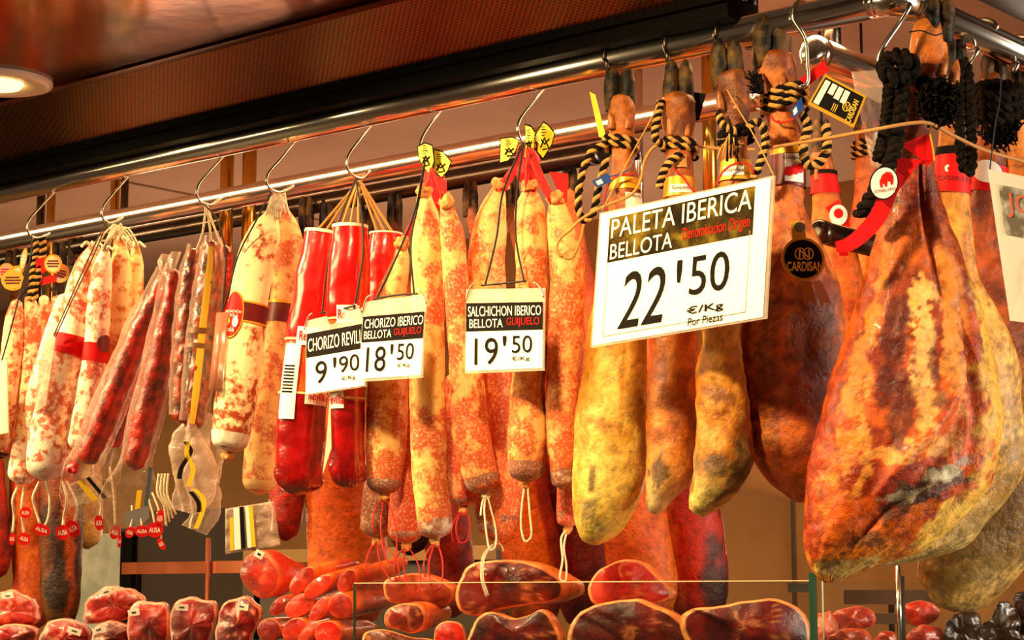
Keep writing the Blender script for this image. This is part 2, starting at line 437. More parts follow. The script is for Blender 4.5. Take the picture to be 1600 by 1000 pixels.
# recessed downlights in the copper soffit
def downlight(x, y, label):
    t = thing('downlight', label, 'ceiling light', (x, y, ZK), 'canopy downlights')
    bm = bmesh.new(); prof = [(0.098, 0.0), (0.098, -0.006), (0.085, -0.010), (0.050, -0.006), (0.046, 0.02)]
    n = 40; rings = [[bm.verts.new((x+r*math.cos(2*PI*k/n), y+r*math.sin(2*PI*k/n), ZK+z)) for k in range(n)] for r, z in prof]
    for a, b in zip(rings, rings[1:]):
        for k in range(n): bm.faces.new((a[k], a[(k+1) % n], b[(k+1) % n], b[k]))
    obj('trim_ring', bm, plain('lamp_ring', S(236, 222, 205), rough=0.4), t)
    prof = [(0.046, -0.004), (0.040, -0.012), (0.025, -0.016), (0.001, -0.017)]
    bm = bmesh.new(); rings = [[bm.verts.new((x+r*math.cos(2*PI*k/n), y+r*math.sin(2*PI*k/n), ZK+z)) for k in range(n)] for r, z in prof]
    for a, b in zip(rings, rings[1:]):
        for k in range(n): bm.faces.new((a[k], a[(k+1) % n], b[(k+1) % n], b[k]))
    m, nn, l, b = mat('lit_bulb'); b.inputs['Emission Color'].default_value = (1, 0.62, 0.18, 1); setp(b, es=4.0); b.inputs['Base Color'].default_value = (1, 0.8, 0.4, 1)
    obj('bulb', bm, m, t, label='glowing yellow bulb')
dl = atz(-2, 130, ZK-0.004)
downlight(dl.x, dl.y, 'round white ringed downlight set in the copper canopy soffit')

# ================================================================ rails and posts
def rail(name, label, a, b, r, m, collar=None):
    t = thing(name, label, 'rail', a, 'steel hanging rails')
    a, b = V(a), V(b); d = (b-a).normalized()
    obj('tube', TB([a, b], r, 40), m, t)
    for i, (p, s) in enumerate(((a, -1), (b, 1))):
        obj('end_cap', TB([p+d*s*(-0.014), p+d*s*0.001, p+d*s*0.006, p+d*s*0.0065], [r+0.0012, r+0.0012, r*0.8, r*0.3], 40), m, t)
    return t
rail('hanging_rail', 'thick chrome rail along the front edge carrying the sausages and price signs', (XL, 0, ZR), (-0.026, 0, ZR), RR, CHROME)
rail('hanging_rail', 'chrome rail running back from the front corner, carrying the big hams at right', (0, 0.026, ZR), (0, YB-0.01, ZR), RR, CHROME)
# elbow at the corner
el = [V((-0.03, 0, ZR))] + [V((-0.024+0.024*math.sin(k*PI/12), 0.024-0.024*math.cos(k*PI/12), ZR)) for k in range(7)] + [V((0, 0.03, ZR))]
o = obj('rail_elbow', TB(el, RR+0.0015, 40), CHROME, loc=(0, 0, ZR)); tag(o, 'chrome elbow joining front rail and side rail at the corner', 'pipe fitting')
Y2 = 0.36
p2 = aty(1197, 144, Y2); Z2 = aty(510, 281, Y2).z
rail('hanging_rail', 'second chrome rail, parallel behind the front rail', (XW+0.01, Y2, Z2), (p2.x, Y2, Z2), RR*1.02, CHROME)
q = atz(1272, 82, Z2)
rail('hanging_rail', 'short chrome rail with a round dark end cap behind the corner', (q.x, q.y, Z2), (q.x, YB-0.01, Z2), RR*1.15, CHROME)
Y3 = 0.62
Z3 = aty(680, 286, Y3).z
p3 = aty(935, 232, Y3)
rail('hanging_rail', 'dark rail furthest back, carrying the row of hoofed hams', (XW+0.01, Y3, Z3), (p3.x, Y3, Z3), RR*0.95, DARKTUBE)
a = atx(1280, 362, q.x+0.02); b_ = atx(1368, 400, q.x+0.02)
d = V((0, 1, 0))
rail('hanging_rail', 'low dark steel rail crossing behind the paper ribbon at right', (q.x+0.02, a.y, a.z), (q.x+0.02, YB-0.01, a.z), RR*0.8, DARKTUBE)
def post(px, pw, py, Y, m, label, zlo, zhi=None):
    p = aty(px, py, Y); r = pw/2*ty(px, py, Y)/F
    t = thing('post', label, 'post', (p.x, Y, zlo), 'upright posts behind the second rail')
    zh = zhi or ZI
    obj('tube', TB([(p.x, Y, zlo), (p.x, Y, zh-0.004)], r, 28), m, t)
    obj('flange', TB([(p.x, Y, zh-0.012), (p.x, Y, zh-0.0005)], r*1.5, 28), m, t)
YP = Y2+0.075
for px, pw, m, lb, yy in ((66, 13, DARKTUBE, 'dark steel post at far left, left of its gold twin', YP), (82, 13, BRASS, 'gold post at far left, beside the dark steel one', YP),
    (181, 14, BRASS, 'gold post behind the rails above the white strings', YP), (196, 12, DARKTUBE, 'dark steel post right beside the gold one above the white strings', YP),
    (355, 21, BRASS, 'left one of two gold posts above the dark wrapped sausages', YP), (390, 22, BRASS, 'right one of two gold posts above the dark wrapped sausages', YP),
    (998, 13, CHROME, 'slim chrome post between the first and second ham trotters', YP), (1108, 22, BRASS, 'bright gold post between the second and third ham trotters', YP)):
    post(px, pw, 260 if px < 900 else 200, yy, m, lb, Z2-0.16 if px < 900 else Z2-0.24)
post(1174, 22, 8, 0.055, DARKTUBE, 'short steel post holding the front rail near the corner', ZR-0.01)
post(1300, 28, 50, q.y+0.12, DARKTUBE, 'dark post dropping from the white ceiling near the capped rail', Z2)
# ================================================================ hooks, cords, signs
def hook(pts, label, r=0.0026, X0=None, over='back'):
    """S-hook over the front rail: pts are the visible pixels from under the rail down to the open tip"""
    X = aty(pts[0][0], pts[0][1], 0.005).x if X0 is None else X0
    R = RR+r+0.0006
    arc = [V((X, -R*math.cos(math.radians(a)), ZR+R*math.sin(math.radians(a)))) for a in range(35, 221, 15)]
    low = [atx(px, py, X) for px, py in pts[1:]]
    o = obj('meat_hook', TB(arc+low, r, 10, 60), STEEL, loc=arc[4]); return tag(o, label, 'hook', 'steel hooks on the front rail')
HK = 'steel S-hook on the front rail holding '
hook([(76, 303), (62, 325), (45, 345), (43, 360), (50, 370), (62, 371), (78, 365)], HK+'the leftmost thin sausages with gold round labels')
hook([(191, 282), (176, 304), (162, 322), (159, 336), (166, 347), (178, 347), (192, 340)], HK+'the pale sausages with red bands')
hook([(340, 250), (326, 270), (310, 290), (308, 305), (316, 317), (330, 320), (347, 309)], HK+'the dark wrapped sausages with the yellow stripe')
hook([(452, 228), (436, 252), (419, 272), (417, 286), (426, 298), (440, 300), (459, 291)], HK+'the fat white sausage with the oval red label')
hook([(571, 203), (557, 225), (543, 247), (543, 263), (553, 275), (565, 279), (578, 267)], HK+'the red wrapped sausages')
hook([(680, 179), (670, 198), (658, 220), (656, 240), (663, 252), (674, 256), (686, 250)], HK+'the chorizo with two yellow tags')
hook([(841, 142), (828, 166), (812, 188), (809, 204), (816, 220), (826, 226), (838, 220)], HK+'the sausages with three yellow tags')

def wire(name, pts3, r, m, parent=None, label=None, cat=None, n=None, group=None, seg=6):
    o = obj(name, TB(pts3, r, seg, n), m, parent, loc=pts3[0])
    return tag(o, label, cat, group) if not parent else o

EDGEBAG = film('smoky_sleeve', S(190, 120, 92), 0.45, 0.25, 20, 0.3)
def sign(name, label, q, group='price signs hanging from hooks'):
    return thing(name, label, 'price sign', q.c[0], group)
def arcpts(a, b, sag, n=8):
    return [V(a).lerp(V(b), i/n) + V((0, 0, -sag*4*(i/n)*(1-i/n))) for i in range(n+1)]

# ---- three small signs in clear sleeves
def small_sign(name, label, slv, card, split, texts, cords, Y):
    Q = pquad(*slv, Y); t = sign(name, label, Q)
    obj('sleeve', Q.rect(0, 0, 1, 1, 0.0012, 0.0024), PVC, t, smooth=False, label='clear plastic sleeve')
    C = pquad(*card, Y); E = 0.002
    obj('card', C.rect(0, 0, 1, 1, E, 0.0004), PAPER, t, smooth=False)
    obj('header', C.rect(0, 0, 1, split, E+0.0006), INK, t, smooth=False, label='black heading panel with cream capitals')
    for s, u0, v0, u1, v1, m, bold in texts:
        obj('lettering', C.text(s, u0, v0, u1, v1, E+0.0012, bold), m, t, smooth=False)
    for pts in cords:
        obj('cord', TB([aty(x, y, Y, dz) for x, y, dz in pts], 0.0016, 6, 30), BLACK, t)
    for u, d in ((0.13, -1), (0.87, 1)):
        p = Q.p(u, 0.02)
        obj('clip', TB([p+V((0, -0.004, 0.012)), p+V((d*0.008, -0.004, 0.008)), p+V((d*0.017, -0.003, -0.006)), p+V((d*0.02, -0.003, -0.014))], 0.0013, 6, 14), STEEL, t)
    return t
YS = -0.10
small_sign('price_sign', 'price sign reading 9\'90, left of the other two small signs, before red sausages',
    [(479, 501), (567, 481), (573, 604), (478, 618)], [(481, 522), (568, 506), (571, 602), (479, 616)], 0.40,
    [('CHORIZO REVILL', 0.03, 0.09, 1.0, 0.31, INKW, 0.0), ('9', 0.17, 0.49, 0.37, 0.86, INK, 0.0), ("'", 0.48, 0.47, 0.535, 0.64, INK, 0.01), ('90', 0.58, 0.47, 0.93, 0.74, INK, 0.0), ('€/Kg', 0.62, 0.80, 0.86, 0.89, INK, 0.01)],
    [[(556, 280, 0.02), (530, 345, 0.0), (514, 400, 0.0), (503, 490, 0.0)], [(556, 280, 0.02), (566, 345, 0.0), (567, 400, 0.0), (553, 483, 0.0)], [(500, 489, 0), (528, 484, 0), (554, 478, 0)]], YS)
small_sign('price_sign', 'price sign reading 18\'50, overlapping the 9\'90 sign, before chorizo with red netting',
    [(569, 472), (667, 459), (661, 590), (560, 597)], [(569, 495), (665, 487), (659, 586), (563, 592)], 0.42,
    [('CHORIZO IBERICO', 0.04, 0.05, 0.99, 0.20, INKW, 0.0), ('BELLOTA', 0.04, 0.24, 0.49, 0.37, INKW, 0.0), ('GUIJUELO', 0.53, 0.235, 0.97, 0.375, INKR, 0.0),
     ('18', 0.10, 0.50, 0.42, 0.90, INK, 0.0), ("'", 0.49, 0.48, 0.535, 0.64, INK, 0.01), ('50', 0.60, 0.48, 0.87, 0.74, INK, 0.0), ('€/Kg', 0.61, 0.79, 0.82, 0.87, INK, 0.01)],
    [[(664, 252, -0.02), (648, 330, 0.0), (620, 400, 0.0), (588, 468, 0.0)], [(664, 252, -0.02), (655, 310, -0.0), (642, 380, 0.0), (647, 460, 0.0)], [(585, 467, 0), (620, 461, 0), (652, 459, 0)]], YS-0.03)
small_sign('price_sign', 'price sign reading 19\'50, hung before the sausages with three yellow tags',
    [(729, 452), (852, 450), (851, 579), (727, 584)], [(730, 474), (850, 472), (849, 575), (729, 580)], 0.42,
    [('SALCHICHON IBERICO', 0.03, 0.05, 0.98, 0.20, INKW, 0.0), ('BELLOTA', 0.05, 0.24, 0.49, 0.37, INKW, 0.0), ('GUIJUELO', 0.54, 0.23, 0.96, 0.375, INKR, 0.0),
     ('19', 0.12, 0.52, 0.43, 0.92, INK, 0.0), ("'", 0.49, 0.50, 0.54, 0.65, INK, 0.01), ('50', 0.61, 0.50, 0.87, 0.76, INK, 0.0), ('€/Kg', 0.61, 0.81, 0.84, 0.89, INK, 0.01)],
    [[(818, 222, -0.02), (786, 300, -0.01), (776, 370, 0.0), (758, 446, 0.0)], [(818, 222, -0.02), (808, 300, -0.01), (806, 370, 0.0), (819, 441, 0.0)], [(752, 446, 0), (785, 443, 0), (822, 439, 0)]], YS)

# ---- the big sign over the shoulder hams
Q = pquad((938, 333), (1211, 274), (1198, 498), (924, 544), -0.15); t = sign('price_sign', 'largest price sign, white, reading 22\'50, hung over the smaller hams', Q)
obj('sleeve', Q.rect(0, 0, 1, 1, 0.002, 0.004), PVC, t, smooth=False, label='clear plastic sleeve')
C = Q; E = 0.003
obj('card', C.rect(0.012, 0.015, 0.985, 0.985, E, 0.0005), PAPER, t, smooth=False)
hm, n, l, b = mat('photo_header'); tt = nz(n, l, 22, 4); r = ramp(n, l, tt.outputs[0], [(0.40, S(26, 17, 6)), (0.54, S(56, 42, 10)), (0.70, S(128, 104, 28))]); l.new(r.outputs[0], b.inputs['Base Color']); setp(b, rough=0.8, spec=0.08)
hq = pquad((955, 342), (1182, 291), (1178, 367), (951, 411), -0.15)
obj('header', hq.rect(0, 0, 1, 1, E+0.0006), hm, t, smooth=False, label='dark olive mottled heading panel')
bm = bmesh.new()
for (a, b_) in (((0.075, 0.39), (0.075, 0.93)), ((0.075, 0.93), (0.89, 0.93)), ((0.89, 0.93), (0.89, 0.36))):
    tubeb(bm, [C.p(*a, E+0.0008), C.p(*b_, E+0.0008)], 0.0004, 4)
obj('border_line', bm, plain('border_line', S(190, 172, 140), rough=0.6), t)
for s, tl, br, m, bd in (('PALETA IBERICA', (0.02, 0.04), (0.985, 0.47), INKW, 0.0), ('BELLOTA', (0.02, 0.60), (0.46, 0.95), INKW, 0.0), ('Denominacion Origen', (0.53, 0.57), (0.98, 0.90), INKR, 0.0)):
    obj('lettering', hq.text(s, tl[0], tl[1], br[0], br[1], E+0.0013, bd), m, t, smooth=False)
gq = pquad((970, 428), (1145, 396), (1139, 492), (963, 522), -0.15)
for s, u0, v0, u1, v1, m, bd in (('22', 0.02, 0.0, 0.43, 0.93, INK, 0.0), ("'", 0.53, -0.04, 0.575, 0.33, INK, 0.012), ('50', 0.65, -0.06, 0.99, 0.58, INK, 0.0), ('€/Kg', 0.64, 0.76, 0.96, 0.92, INK, 0.012), ('Por Piezas', 0.66, 0.95, 0.96, 1.08, INK, 0.005)):
    obj('lettering', gq.text(s, u0, v0, u1, v1, E+0.0013, bd, 0.15 if s == '22' else 0), m, t, smooth=False)
YG = -0.15
for pts in ([(940, 330, 0), (985, 245, 0.02), (1015, 190, 0.05), (1030, 160, 0.06)], [(1209, 274, 0), (1180, 215, 0.02), (1150, 165, 0.04), (1136, 140, 0.05)]):
    obj('cord', TB([aty(x, y, YG, dz) for x, y, dz in pts], 0.0011, 6, 20), TAN, t)

# ---- white sign cut by the right edge of the frame
tS = 2.52
Q = dquad((1543, 264), (1660, 288), (1668, 512), (1578, 501), [tS, tS-0.02, tS-0.02, tS]); t = sign('price_sign', 'white sign cut by the right edge, its photo panel lettered in faint red', Q)
obj('card', Q.rect(0, 0, 1, 1, 0.001, 0.003), PAPER, t, smooth=False)
ph, n, l, b = mat('sign_photo'); tt = nz(n, l, 45, 3); r = ramp(n, l, tt.outputs[0], [(0.4, S(120, 110, 96)), (0.6, S(215, 208, 196))]); l.new(r.outputs[0], b.inputs['Base Color']); setp(b, rough=0.4)
obj('photo_panel', Q.rect(0.12, 0.09, 0.95, 0.42, 0.0018), ph, t, smooth=False)
obj('lettering', Q.text('JOS', 0.20, 0.13, 0.78, 0.30, 0.0026), plain('faint_red_ink', S(226, 110, 84)), t, smooth=False)
obj('lettering', Q.text('6', 0.34, 0.52, 0.62, 0.86, 0.0026), plain('faint_grey_ink', S(196, 190, 184)), t, smooth=False)
obj('cord', TB([Q.p(0.03, 0.0), atd(1556, 190, tS+0.02), atd(1562, 160, tS+0.04), atd(1565, 110, tS+0.06)], 0.0009, 6, 16), BLACK, t)
# ---- left edge and edge-on signs in sleeves
Q = pquad((-60, 570), (11, 562), (13, 676), (-60, 690), -0.06); t = sign('price_sign', 'pale price sign cut by the left edge of the frame', Q)
obj('card', Q.rect(0, 0, 1, 1, 0.001, 0.003), plain('aged_card', S(226, 206, 150), rough=0.5), t, smooth=False)
obj('cord', TB([aty(x, y, -0.06, d) for x, y, d in ((50, 368, 0.02), (48, 400, 0), (33, 452, 0), (18, 510, 0), (2, 566, 0))], 0.0016, 6, 24), BLACK, t)
Q = pquad((68, 533), (88, 526), (72, 634), (54, 646), -0.07); t = sign('price_sign', 'cloudy plastic sign turned edge-on before the thin sausages at left', Q)
obj('sleeve', Q.rect(0, 0, 1, 1, 0.0012, 0.003), EDGEBAG, t, smooth=False)
for pts in ([(166, 345, 0.02), (140, 400, 0), (112, 462, 0), (84, 524, 0)], [(168, 346, 0.02), (146, 400, 0), (116, 462, 0), (86, 528, 0)]):
    obj('cord', TB([aty(x, y, -0.07, d) for x, y, d in pts], 0.0013, 6, 24), plain('brown_cord', S(74, 40, 20), rough=0.7), t)
Q = pquad((338, 490), (357, 488), (347, 612), (326, 610), -0.07); t = sign('price_sign', 'rolled cloudy plastic sign seen edge-on left of the oval red label', Q)
n_ = 12; bm = bmesh.new(); g = []
for j in range(2):
    for k in range(n_+1): pass
top = [Q.p(k/n_, 0, 0.008*math.sin(PI*k/n_)) for k in range(n_+1)]; bot = [Q.p(k/n_, 1, 0.008*math.sin(PI*k/n_)) for k in range(n_+1)]
tv = [bm.verts.new(p) for p in top]; bv = [bm.verts.new(p) for p in bot]
for k in range(n_): bm.faces.new((tv[k], bv[k], bv[k+1], tv[k+1]))
o = obj('sleeve', bm, EDGEBAG, t); sm_ = o.modifiers.new('s', 'SOLIDIFY'); sm_.thickness = 0.001
for pts in ([(318, 318, 0.02), (340, 345, 0), (353, 400, 0), (350, 450, 0), (347, 490, 0)], [(424, 300, 0.02), (400, 345, 0), (372, 400, 0), (356, 460, 0), (346, 492, 0)]):
    obj('cord', TB([aty(x, y, -0.07, d) for x, y, d in pts], 0.0015, 6, 24), BLACK, t)

# ================================================================ sausages
SAL_A = salami('thin_sausage_skin', S(240, 205, 160), S(196, 92, 54), 0.585, 95)
SAL_B = salami('pale_sausage_skin', S(255, 236, 208), S(210, 104, 72), 0.60, 80)
SAL_BY = salami('cream_sausage_skin', S(250, 218, 150), S(206, 120, 62), 0.62, 60)
SAL_E = salami('white_mould_skin', S(252, 236, 178), S(168, 66, 26), 0.655, 60, grad=0.10)
SAL_E2 = salami('tan_mould_skin', S(226, 178, 108), S(186, 84, 40), 0.56, 60, S(240, 210, 160))
SAL_G = salami('chorizo_skin', S(234, 184, 104), S(196, 84, 38), 0.575, 46, S(248, 214, 160), grad=0.14)
SAL_GR = salami('red_chorizo_skin', S(226, 150, 96), S(196, 66, 32), 0.53, 50, S(238, 200, 164))
SAL_GD = salami('grey_chorizo_skin', S(176, 130, 104), S(134, 66, 44), 0.50, 50, S(216, 190, 168))
SAL_H = salami('salchichon_skin', S(234, 176, 98), S(202, 88, 34), 0.56, 44, S(248, 214, 160), grad=0.14)
DRY = noisy('dry_red_sausage', S(104, 8, 4), S(196, 26, 8), 42, bs=0.9, bd=0.005, rough=0.28, spec=0.7)
GLAZED = noisy('dark_glossy_sausage', S(54, 8, 2), S(170, 50, 8), 40, bs=1.0, bd=0.006, rough=0.2, spec=0.9, coat=0.6)
REDW = noisy('red_casing', S(206, 8, 6), S(228, 14, 10), 20, bs=0.35, bd=0.003, rough=0.22, spec=0.8, coat=0.5)
DREDW = noisy('dark_red_casing', S(120, 4, 6), S(168, 10, 10), 22, bs=0.6, bd=0.004, rough=0.2, spec=0.9, coat=0.5)
ORW = noisy('orange_casing', S(206, 60, 16), S(232, 92, 30), 24, bs=0.35, bd=0.003, rough=0.25, spec=0.8, coat=0.4)
PALEEND = noisy('pale_mould_end', S(240, 232, 214), S(214, 196, 168), 60, rough=0.8)
GREYEND = salami('grey_mould_end', S(206, 190, 170), S(150, 84, 60), 0.5, 70, S(232, 220, 206))
REDNET = noisy('red_netting', S(226, 18, 10), S(180, 8, 8), 150, bs=0.8, bd=0.003, rough=0.6)
KNOT = noisy('tied_end', S(226, 160, 84), S(196, 116, 52), 90, bs=0.8, bd=0.004, rough=0.7)
def roundends(px, top=True, bot=True, kt=1.0, kb=0.8):
    """px: [(x,y,hw)...] centre line in pixels; adds rounded ends"""
    out = [tuple(p) for p in px]
    if bot:
        (x0, y0, _), (x1, y1, h) = out[-2], out[-1]; L = math.hypot(x1-x0, y1-y0); ux, uy = (x1-x0)/L, (y1-y0)/L
        for a in (25, 45, 62, 76, 86): out.append((x1+ux*h*kb*math.sin(math.radians(a)), y1+uy*h*kb*math.sin(math.radians(a)), h*math.cos(math.radians(a))))
    if top:
        (x0, y0, _), (x1, y1, h) = out[1], out[0]; L = math.hypot(x1-x0, y1-y0); ux, uy = (x1-x0)/L, (y1-y0)/L; pre = []
        for a in (25, 45, 62, 76, 86): pre.append((x1+ux*h*kt*math.sin(math.radians(a)), y1+uy*h*kt*math.sin(math.radians(a)), h*math.cos(math.radians(a))))
        out = pre[::-1]+out
    return out
def sloft(px, dz, Y=0.0, n=64, seg=30, flat=1.0, top=True, bot=True, kb=0.8, t0=None):
    px = roundends(px, top, bot, kb=kb)
    tt = t0 if t0 else ty(px[len(px)//2][0], px[len(px)//2][1], Y)+dz
    rows = []
    for i, (x, y, h) in enumerate(px):
        a, b = px[max(i-1, 0)], px[min(i+1, len(px)-1)]
        dx, dy = b[0]-a[0], b[1]-a[1]; L = math.hypot(dx, dy) or 1
        nx, ny = dy/L, -dx/L                      # to the right of a downward path
        c = atd(x, y, tt); s = atd(x+nx*h, y+ny*h, tt)-c
        rows.append((c, s, -HV*s.length*flat))
    return Loft(rows, n, seg), tt
def sausage(name, label, px, dz, m, group, cat='sausage', Y=0.0, amp=0.0012, scale=26, **k):
    lf, tt = sloft(px, dz, Y, **k)
    t = thing(name, label, cat, lf.rows[0][0], group)
    sd = random.random()*50
    obj('casing', lf.mesh(amp, scale, seed=sd), m, t)
    t['_'] = 0; del t['_']
    return t, lf, tt
def knot(t, px, py, tt, r, m=KNOT, name='knot'):
    c = atd(px, py, tt); bm = bmesh.new(); bmesh.ops.create_icosphere(bm, subdivisions=3, radius=r*tt/F, matrix=Matrix.Translation(c))
    for v in bm.verts: v.co += (v.co-c)*fbm((v.co)*120)*0.55
    return obj(name, bm, m, t)
def string(t, pts, tt, r=0.0012, m=WHITESTR, name='string', n=30):
    return obj(name, TB([atd(p[0], p[1], tt+(p[2] if len(p) > 2 else 0)) for p in pts], r, 6, n), m, t)
def ausa(t, px, py, tt, rx, ry, rot=0.0):
    c, s = math.cos(rot), math.sin(rot)
    f = lambda u, v: (px+(u*c-v*s), py+(u*s+v*c))
    Qq = dquad(f(-rx, -ry), f(rx, -ry), f(rx, ry), f(-rx, ry), tt)
    o = obj('seal_tag', Qq.disc(0.5, 0.5, 0.5, 0.5, 0.001, 0.002, 24), RED, t, smooth=False, label='oval red tag with white letters')
    obj('lettering', Qq.text('AUSA', 0.16, 0.34, 0.84, 0.66, 0.0016, 0.01), INKW, o, smooth=False)

# ---- leftmost thin sausages
GA = 'thin sausages tied in the leftmost bundle'
for lb, px, dz, m in (
    ('thin mottled sausage, leftmost of the bundle under the gold round labels', [(26, 476, 9), (23, 500, 15), (20, 540, 17), (14, 590, 17), (5, 655, 17), (-2, 705, 16)], 0.03, SAL_A),
    ('thin mottled sausage second from left under the gold round labels', [(47, 468, 9), (50, 500, 14), (48, 560, 15), (44, 620, 15), (38, 680, 15), (33, 716, 14)], 0.09, SAL_A),
    ('thin mottled sausage third from left, behind the edge-on plastic sign', [(69, 468, 8), (72, 500, 12), (71, 560, 13), (66, 620, 14), (62, 680, 13)], 0.16, SAL_A),
    ('short mottled sausage at the right of the bundle under gold labels', [(88, 468, 7), (88, 492, 11), (86, 530, 12), (82, 600, 13), (80, 650, 13)], 0.23, SAL_A)):
    t, lf, tt = sausage('thin_sausage', lb, px, dz, m, GA, n=50)
    x, y, _ = px[0]
    string(t, [(x, y-4), (x+(60-x)*0.4, y-22, -0.01), (62, 432, 0)], tt, 0.0022, BLACK, 'tie', 14)
    obj('tip', lf.band(0.955, 1.0, 0.0006, n=6), plain('dark_tip', S(70, 30, 18), rough=0.7), t, label='dark dried tip')
def twist(bm, pts, r, turns, n=140, strand=0.62):
    q = [V(p[:3]) for p in cr([tuple(p) for p in pts], n)]
    up = None; A_, B_ = [], []
    for i, p in enumerate(q):
        t = (q[min(i+1, n-1)]-q[max(i-1, 0)]).normalized()
        if up is None: up = t.orthogonal().normalized()
        up = (up-t*up.dot(t)).normalized(); s = t.cross(up); a = 2*PI*turns*i/(n-1)
        o_ = (up*math.cos(a)+s*math.sin(a))*r*0.55
        A_.append(p+o_); B_.append(p-o_)
    tubeb(bm, A_, r*strand, 7, mi=0); tubeb(bm, B_, r*strand, 7, mi=1)
    return bm
ROPET = noisy('tan_rope', S(206, 160, 84), S(170, 120, 52), 260, rough=0.85)
ROPEB = noisy('black_rope', S(14, 10, 8), S(30, 22, 16), 260, rough=0.95, spec=0.1)
t = thing('braided_cord', 'black and tan braided cord tying the leftmost bundle to its hook', 'cord', aty(62, 372, 0))
for k, dx in enumerate((0, 9)):
    obj('strand', twist(bmesh.new(), [atd(57+dx, 372, ty(60, 400)-0.01), atd(58+dx, 390, ty(60, 400)-0.012), atd(56+dx, 405, ty(60, 400)-0.01), atd(52+dx, 425, ty(60, 400)-0.015), atd(50+dx*0.4, 452, ty(60, 400)-0.02), atd(46+dx, 468, ty(60, 400)-0.02)], 0.007, 9), [ROPET, ROPEB], t)
TA = ty(60, 430)
def roundlabel(px, py, rx, ry, rot, dz, lb, foil):
    c, s = math.cos(rot), math.sin(rot); f = lambda u, v: (px+(u*c-v*s), py+(u*s+v*c))
    Qq = dquad(f(-rx, -ry), f(rx, -ry), f(rx, ry), f(-rx, ry), TA+dz)
    t = thing('round_label', lb, 'label', Qq.c[0], 'round labels on the leftmost bundle')
    obj('disc', Qq.disc(0.5, 0.5, 0.5, 0.5, 0.001, 0.002), GOLDF, t, smooth=False)
    obj('face', Qq.disc(0.5, 0.5, 0.42, 0.42, 0.0016), foil, t, smooth=False)
    bm = bmesh.new()
    for k, (v, w) in enumerate(((0.36, 0.3), (0.5, 0.36), (0.64, 0.3))):
        a = Qq.rect(0.5-w, v-0.04, 0.5+w, v+0.04, 0.002); me = bpy.data.meshes.new('x'); a.to_mesh(me); a.free(); bm.from_mesh(me)
    obj('print', bm, [RED, PAPER, MAROON][len(lb) % 3], t, smooth=False)
LF1 = plain('label_cream', S(236, 205, 150), rough=0.35); LF2 = plain('label_gold', S(242, 206, 90), rough=0.25, metal=0.5); LF3 = plain('label_grey', S(196, 160, 140), rough=0.4)
roundlabel(10, 425, 13, 14, 0, 0.0, 'round greyish label, leftmost of the bundle, cut by the frame edge', LF3)
roundlabel(24, 424, 15, 8, -0.4, -0.01, 'gold edged label peeking above the bright gold round label', LF2)
roundlabel(20, 438, 18, 16, 0, -0.03, 'bright gold round label, shiniest of the labels at far left', LF2)
roundlabel(37, 405, 5, 18, 0.2, -0.015, 'round label seen edge-on left of the braided cord', LF1)
roundlabel(83, 412, 14, 15, 0, -0.02, 'upper round label right of the braided cord with red stripe', LF1)
roundlabel(94, 427, 14, 15, 0.3, -0.005, 'lower round label right of the braided cord, half hidden', LF3)
Qr = dquad((56, 406), (73, 402), (72, 424), (57, 432), TA-0.012)
o = obj('red_ribbon', Qr.rect(0, 0, 1, 1, 0.001, 0.002), RED, loc=Qr.c[0], smooth=False); tag(o, 'red paper flag on the braided cord at far left', 'label')
Qr = dquad((66, 434), (88, 429), (86, 441), (63, 446), TA-0.008)
o = obj('red_ribbon', Qr.rect(0, 0, 1, 1, 0.001, 0.002), RED, loc=Qr.c[0], smooth=False); tag(o, 'lower red paper strip beneath the half hidden round label', 'label')

# ---- pale sausages with red bands
GB = 'pale sausages with white string tops'
defs = [
 ('pale sausage in front with a broad red paper band, second bundle from left', [(147, 388, 10), (138, 410, 17), (126, 450, 22), (109, 541, 25), (87, 625, 28), (76, 680, 30), (71, 728, 29)], -0.035, SAL_B),
 ('pale sausage with a narrower red band, right of the broad banded one', [(163, 395, 9), (160, 420, 15), (156, 457, 18), (149, 553, 19), (138, 625, 20), (126, 690, 20)], -0.005, SAL_B),
 ('cream coloured sausage right of both red banded ones, no band visible', [(187, 380, 10), (189, 405, 15), (189, 450, 17), (188, 510, 17), (184, 580, 17)], 0.06, SAL_BY),
 ('slim cream sausage at the right edge of the white string bundle', [(211, 388, 7), (214, 410, 10), (213, 450, 11), (208, 500, 11)], 0.135, SAL_BY),
 ('pale sausage whose rounded end hangs lowest at left', [(100, 470, 12), (84, 540, 20), (62, 620, 22), (44, 690, 23), (34, 740, 22)], 0.03, SAL_B),
 ('shadowed sausage between and behind the red banded ones', [(140, 470, 14), (128, 540, 18), (118, 620, 19), (106, 690, 19), (98, 735, 18)], 0.06, SAL_A)]
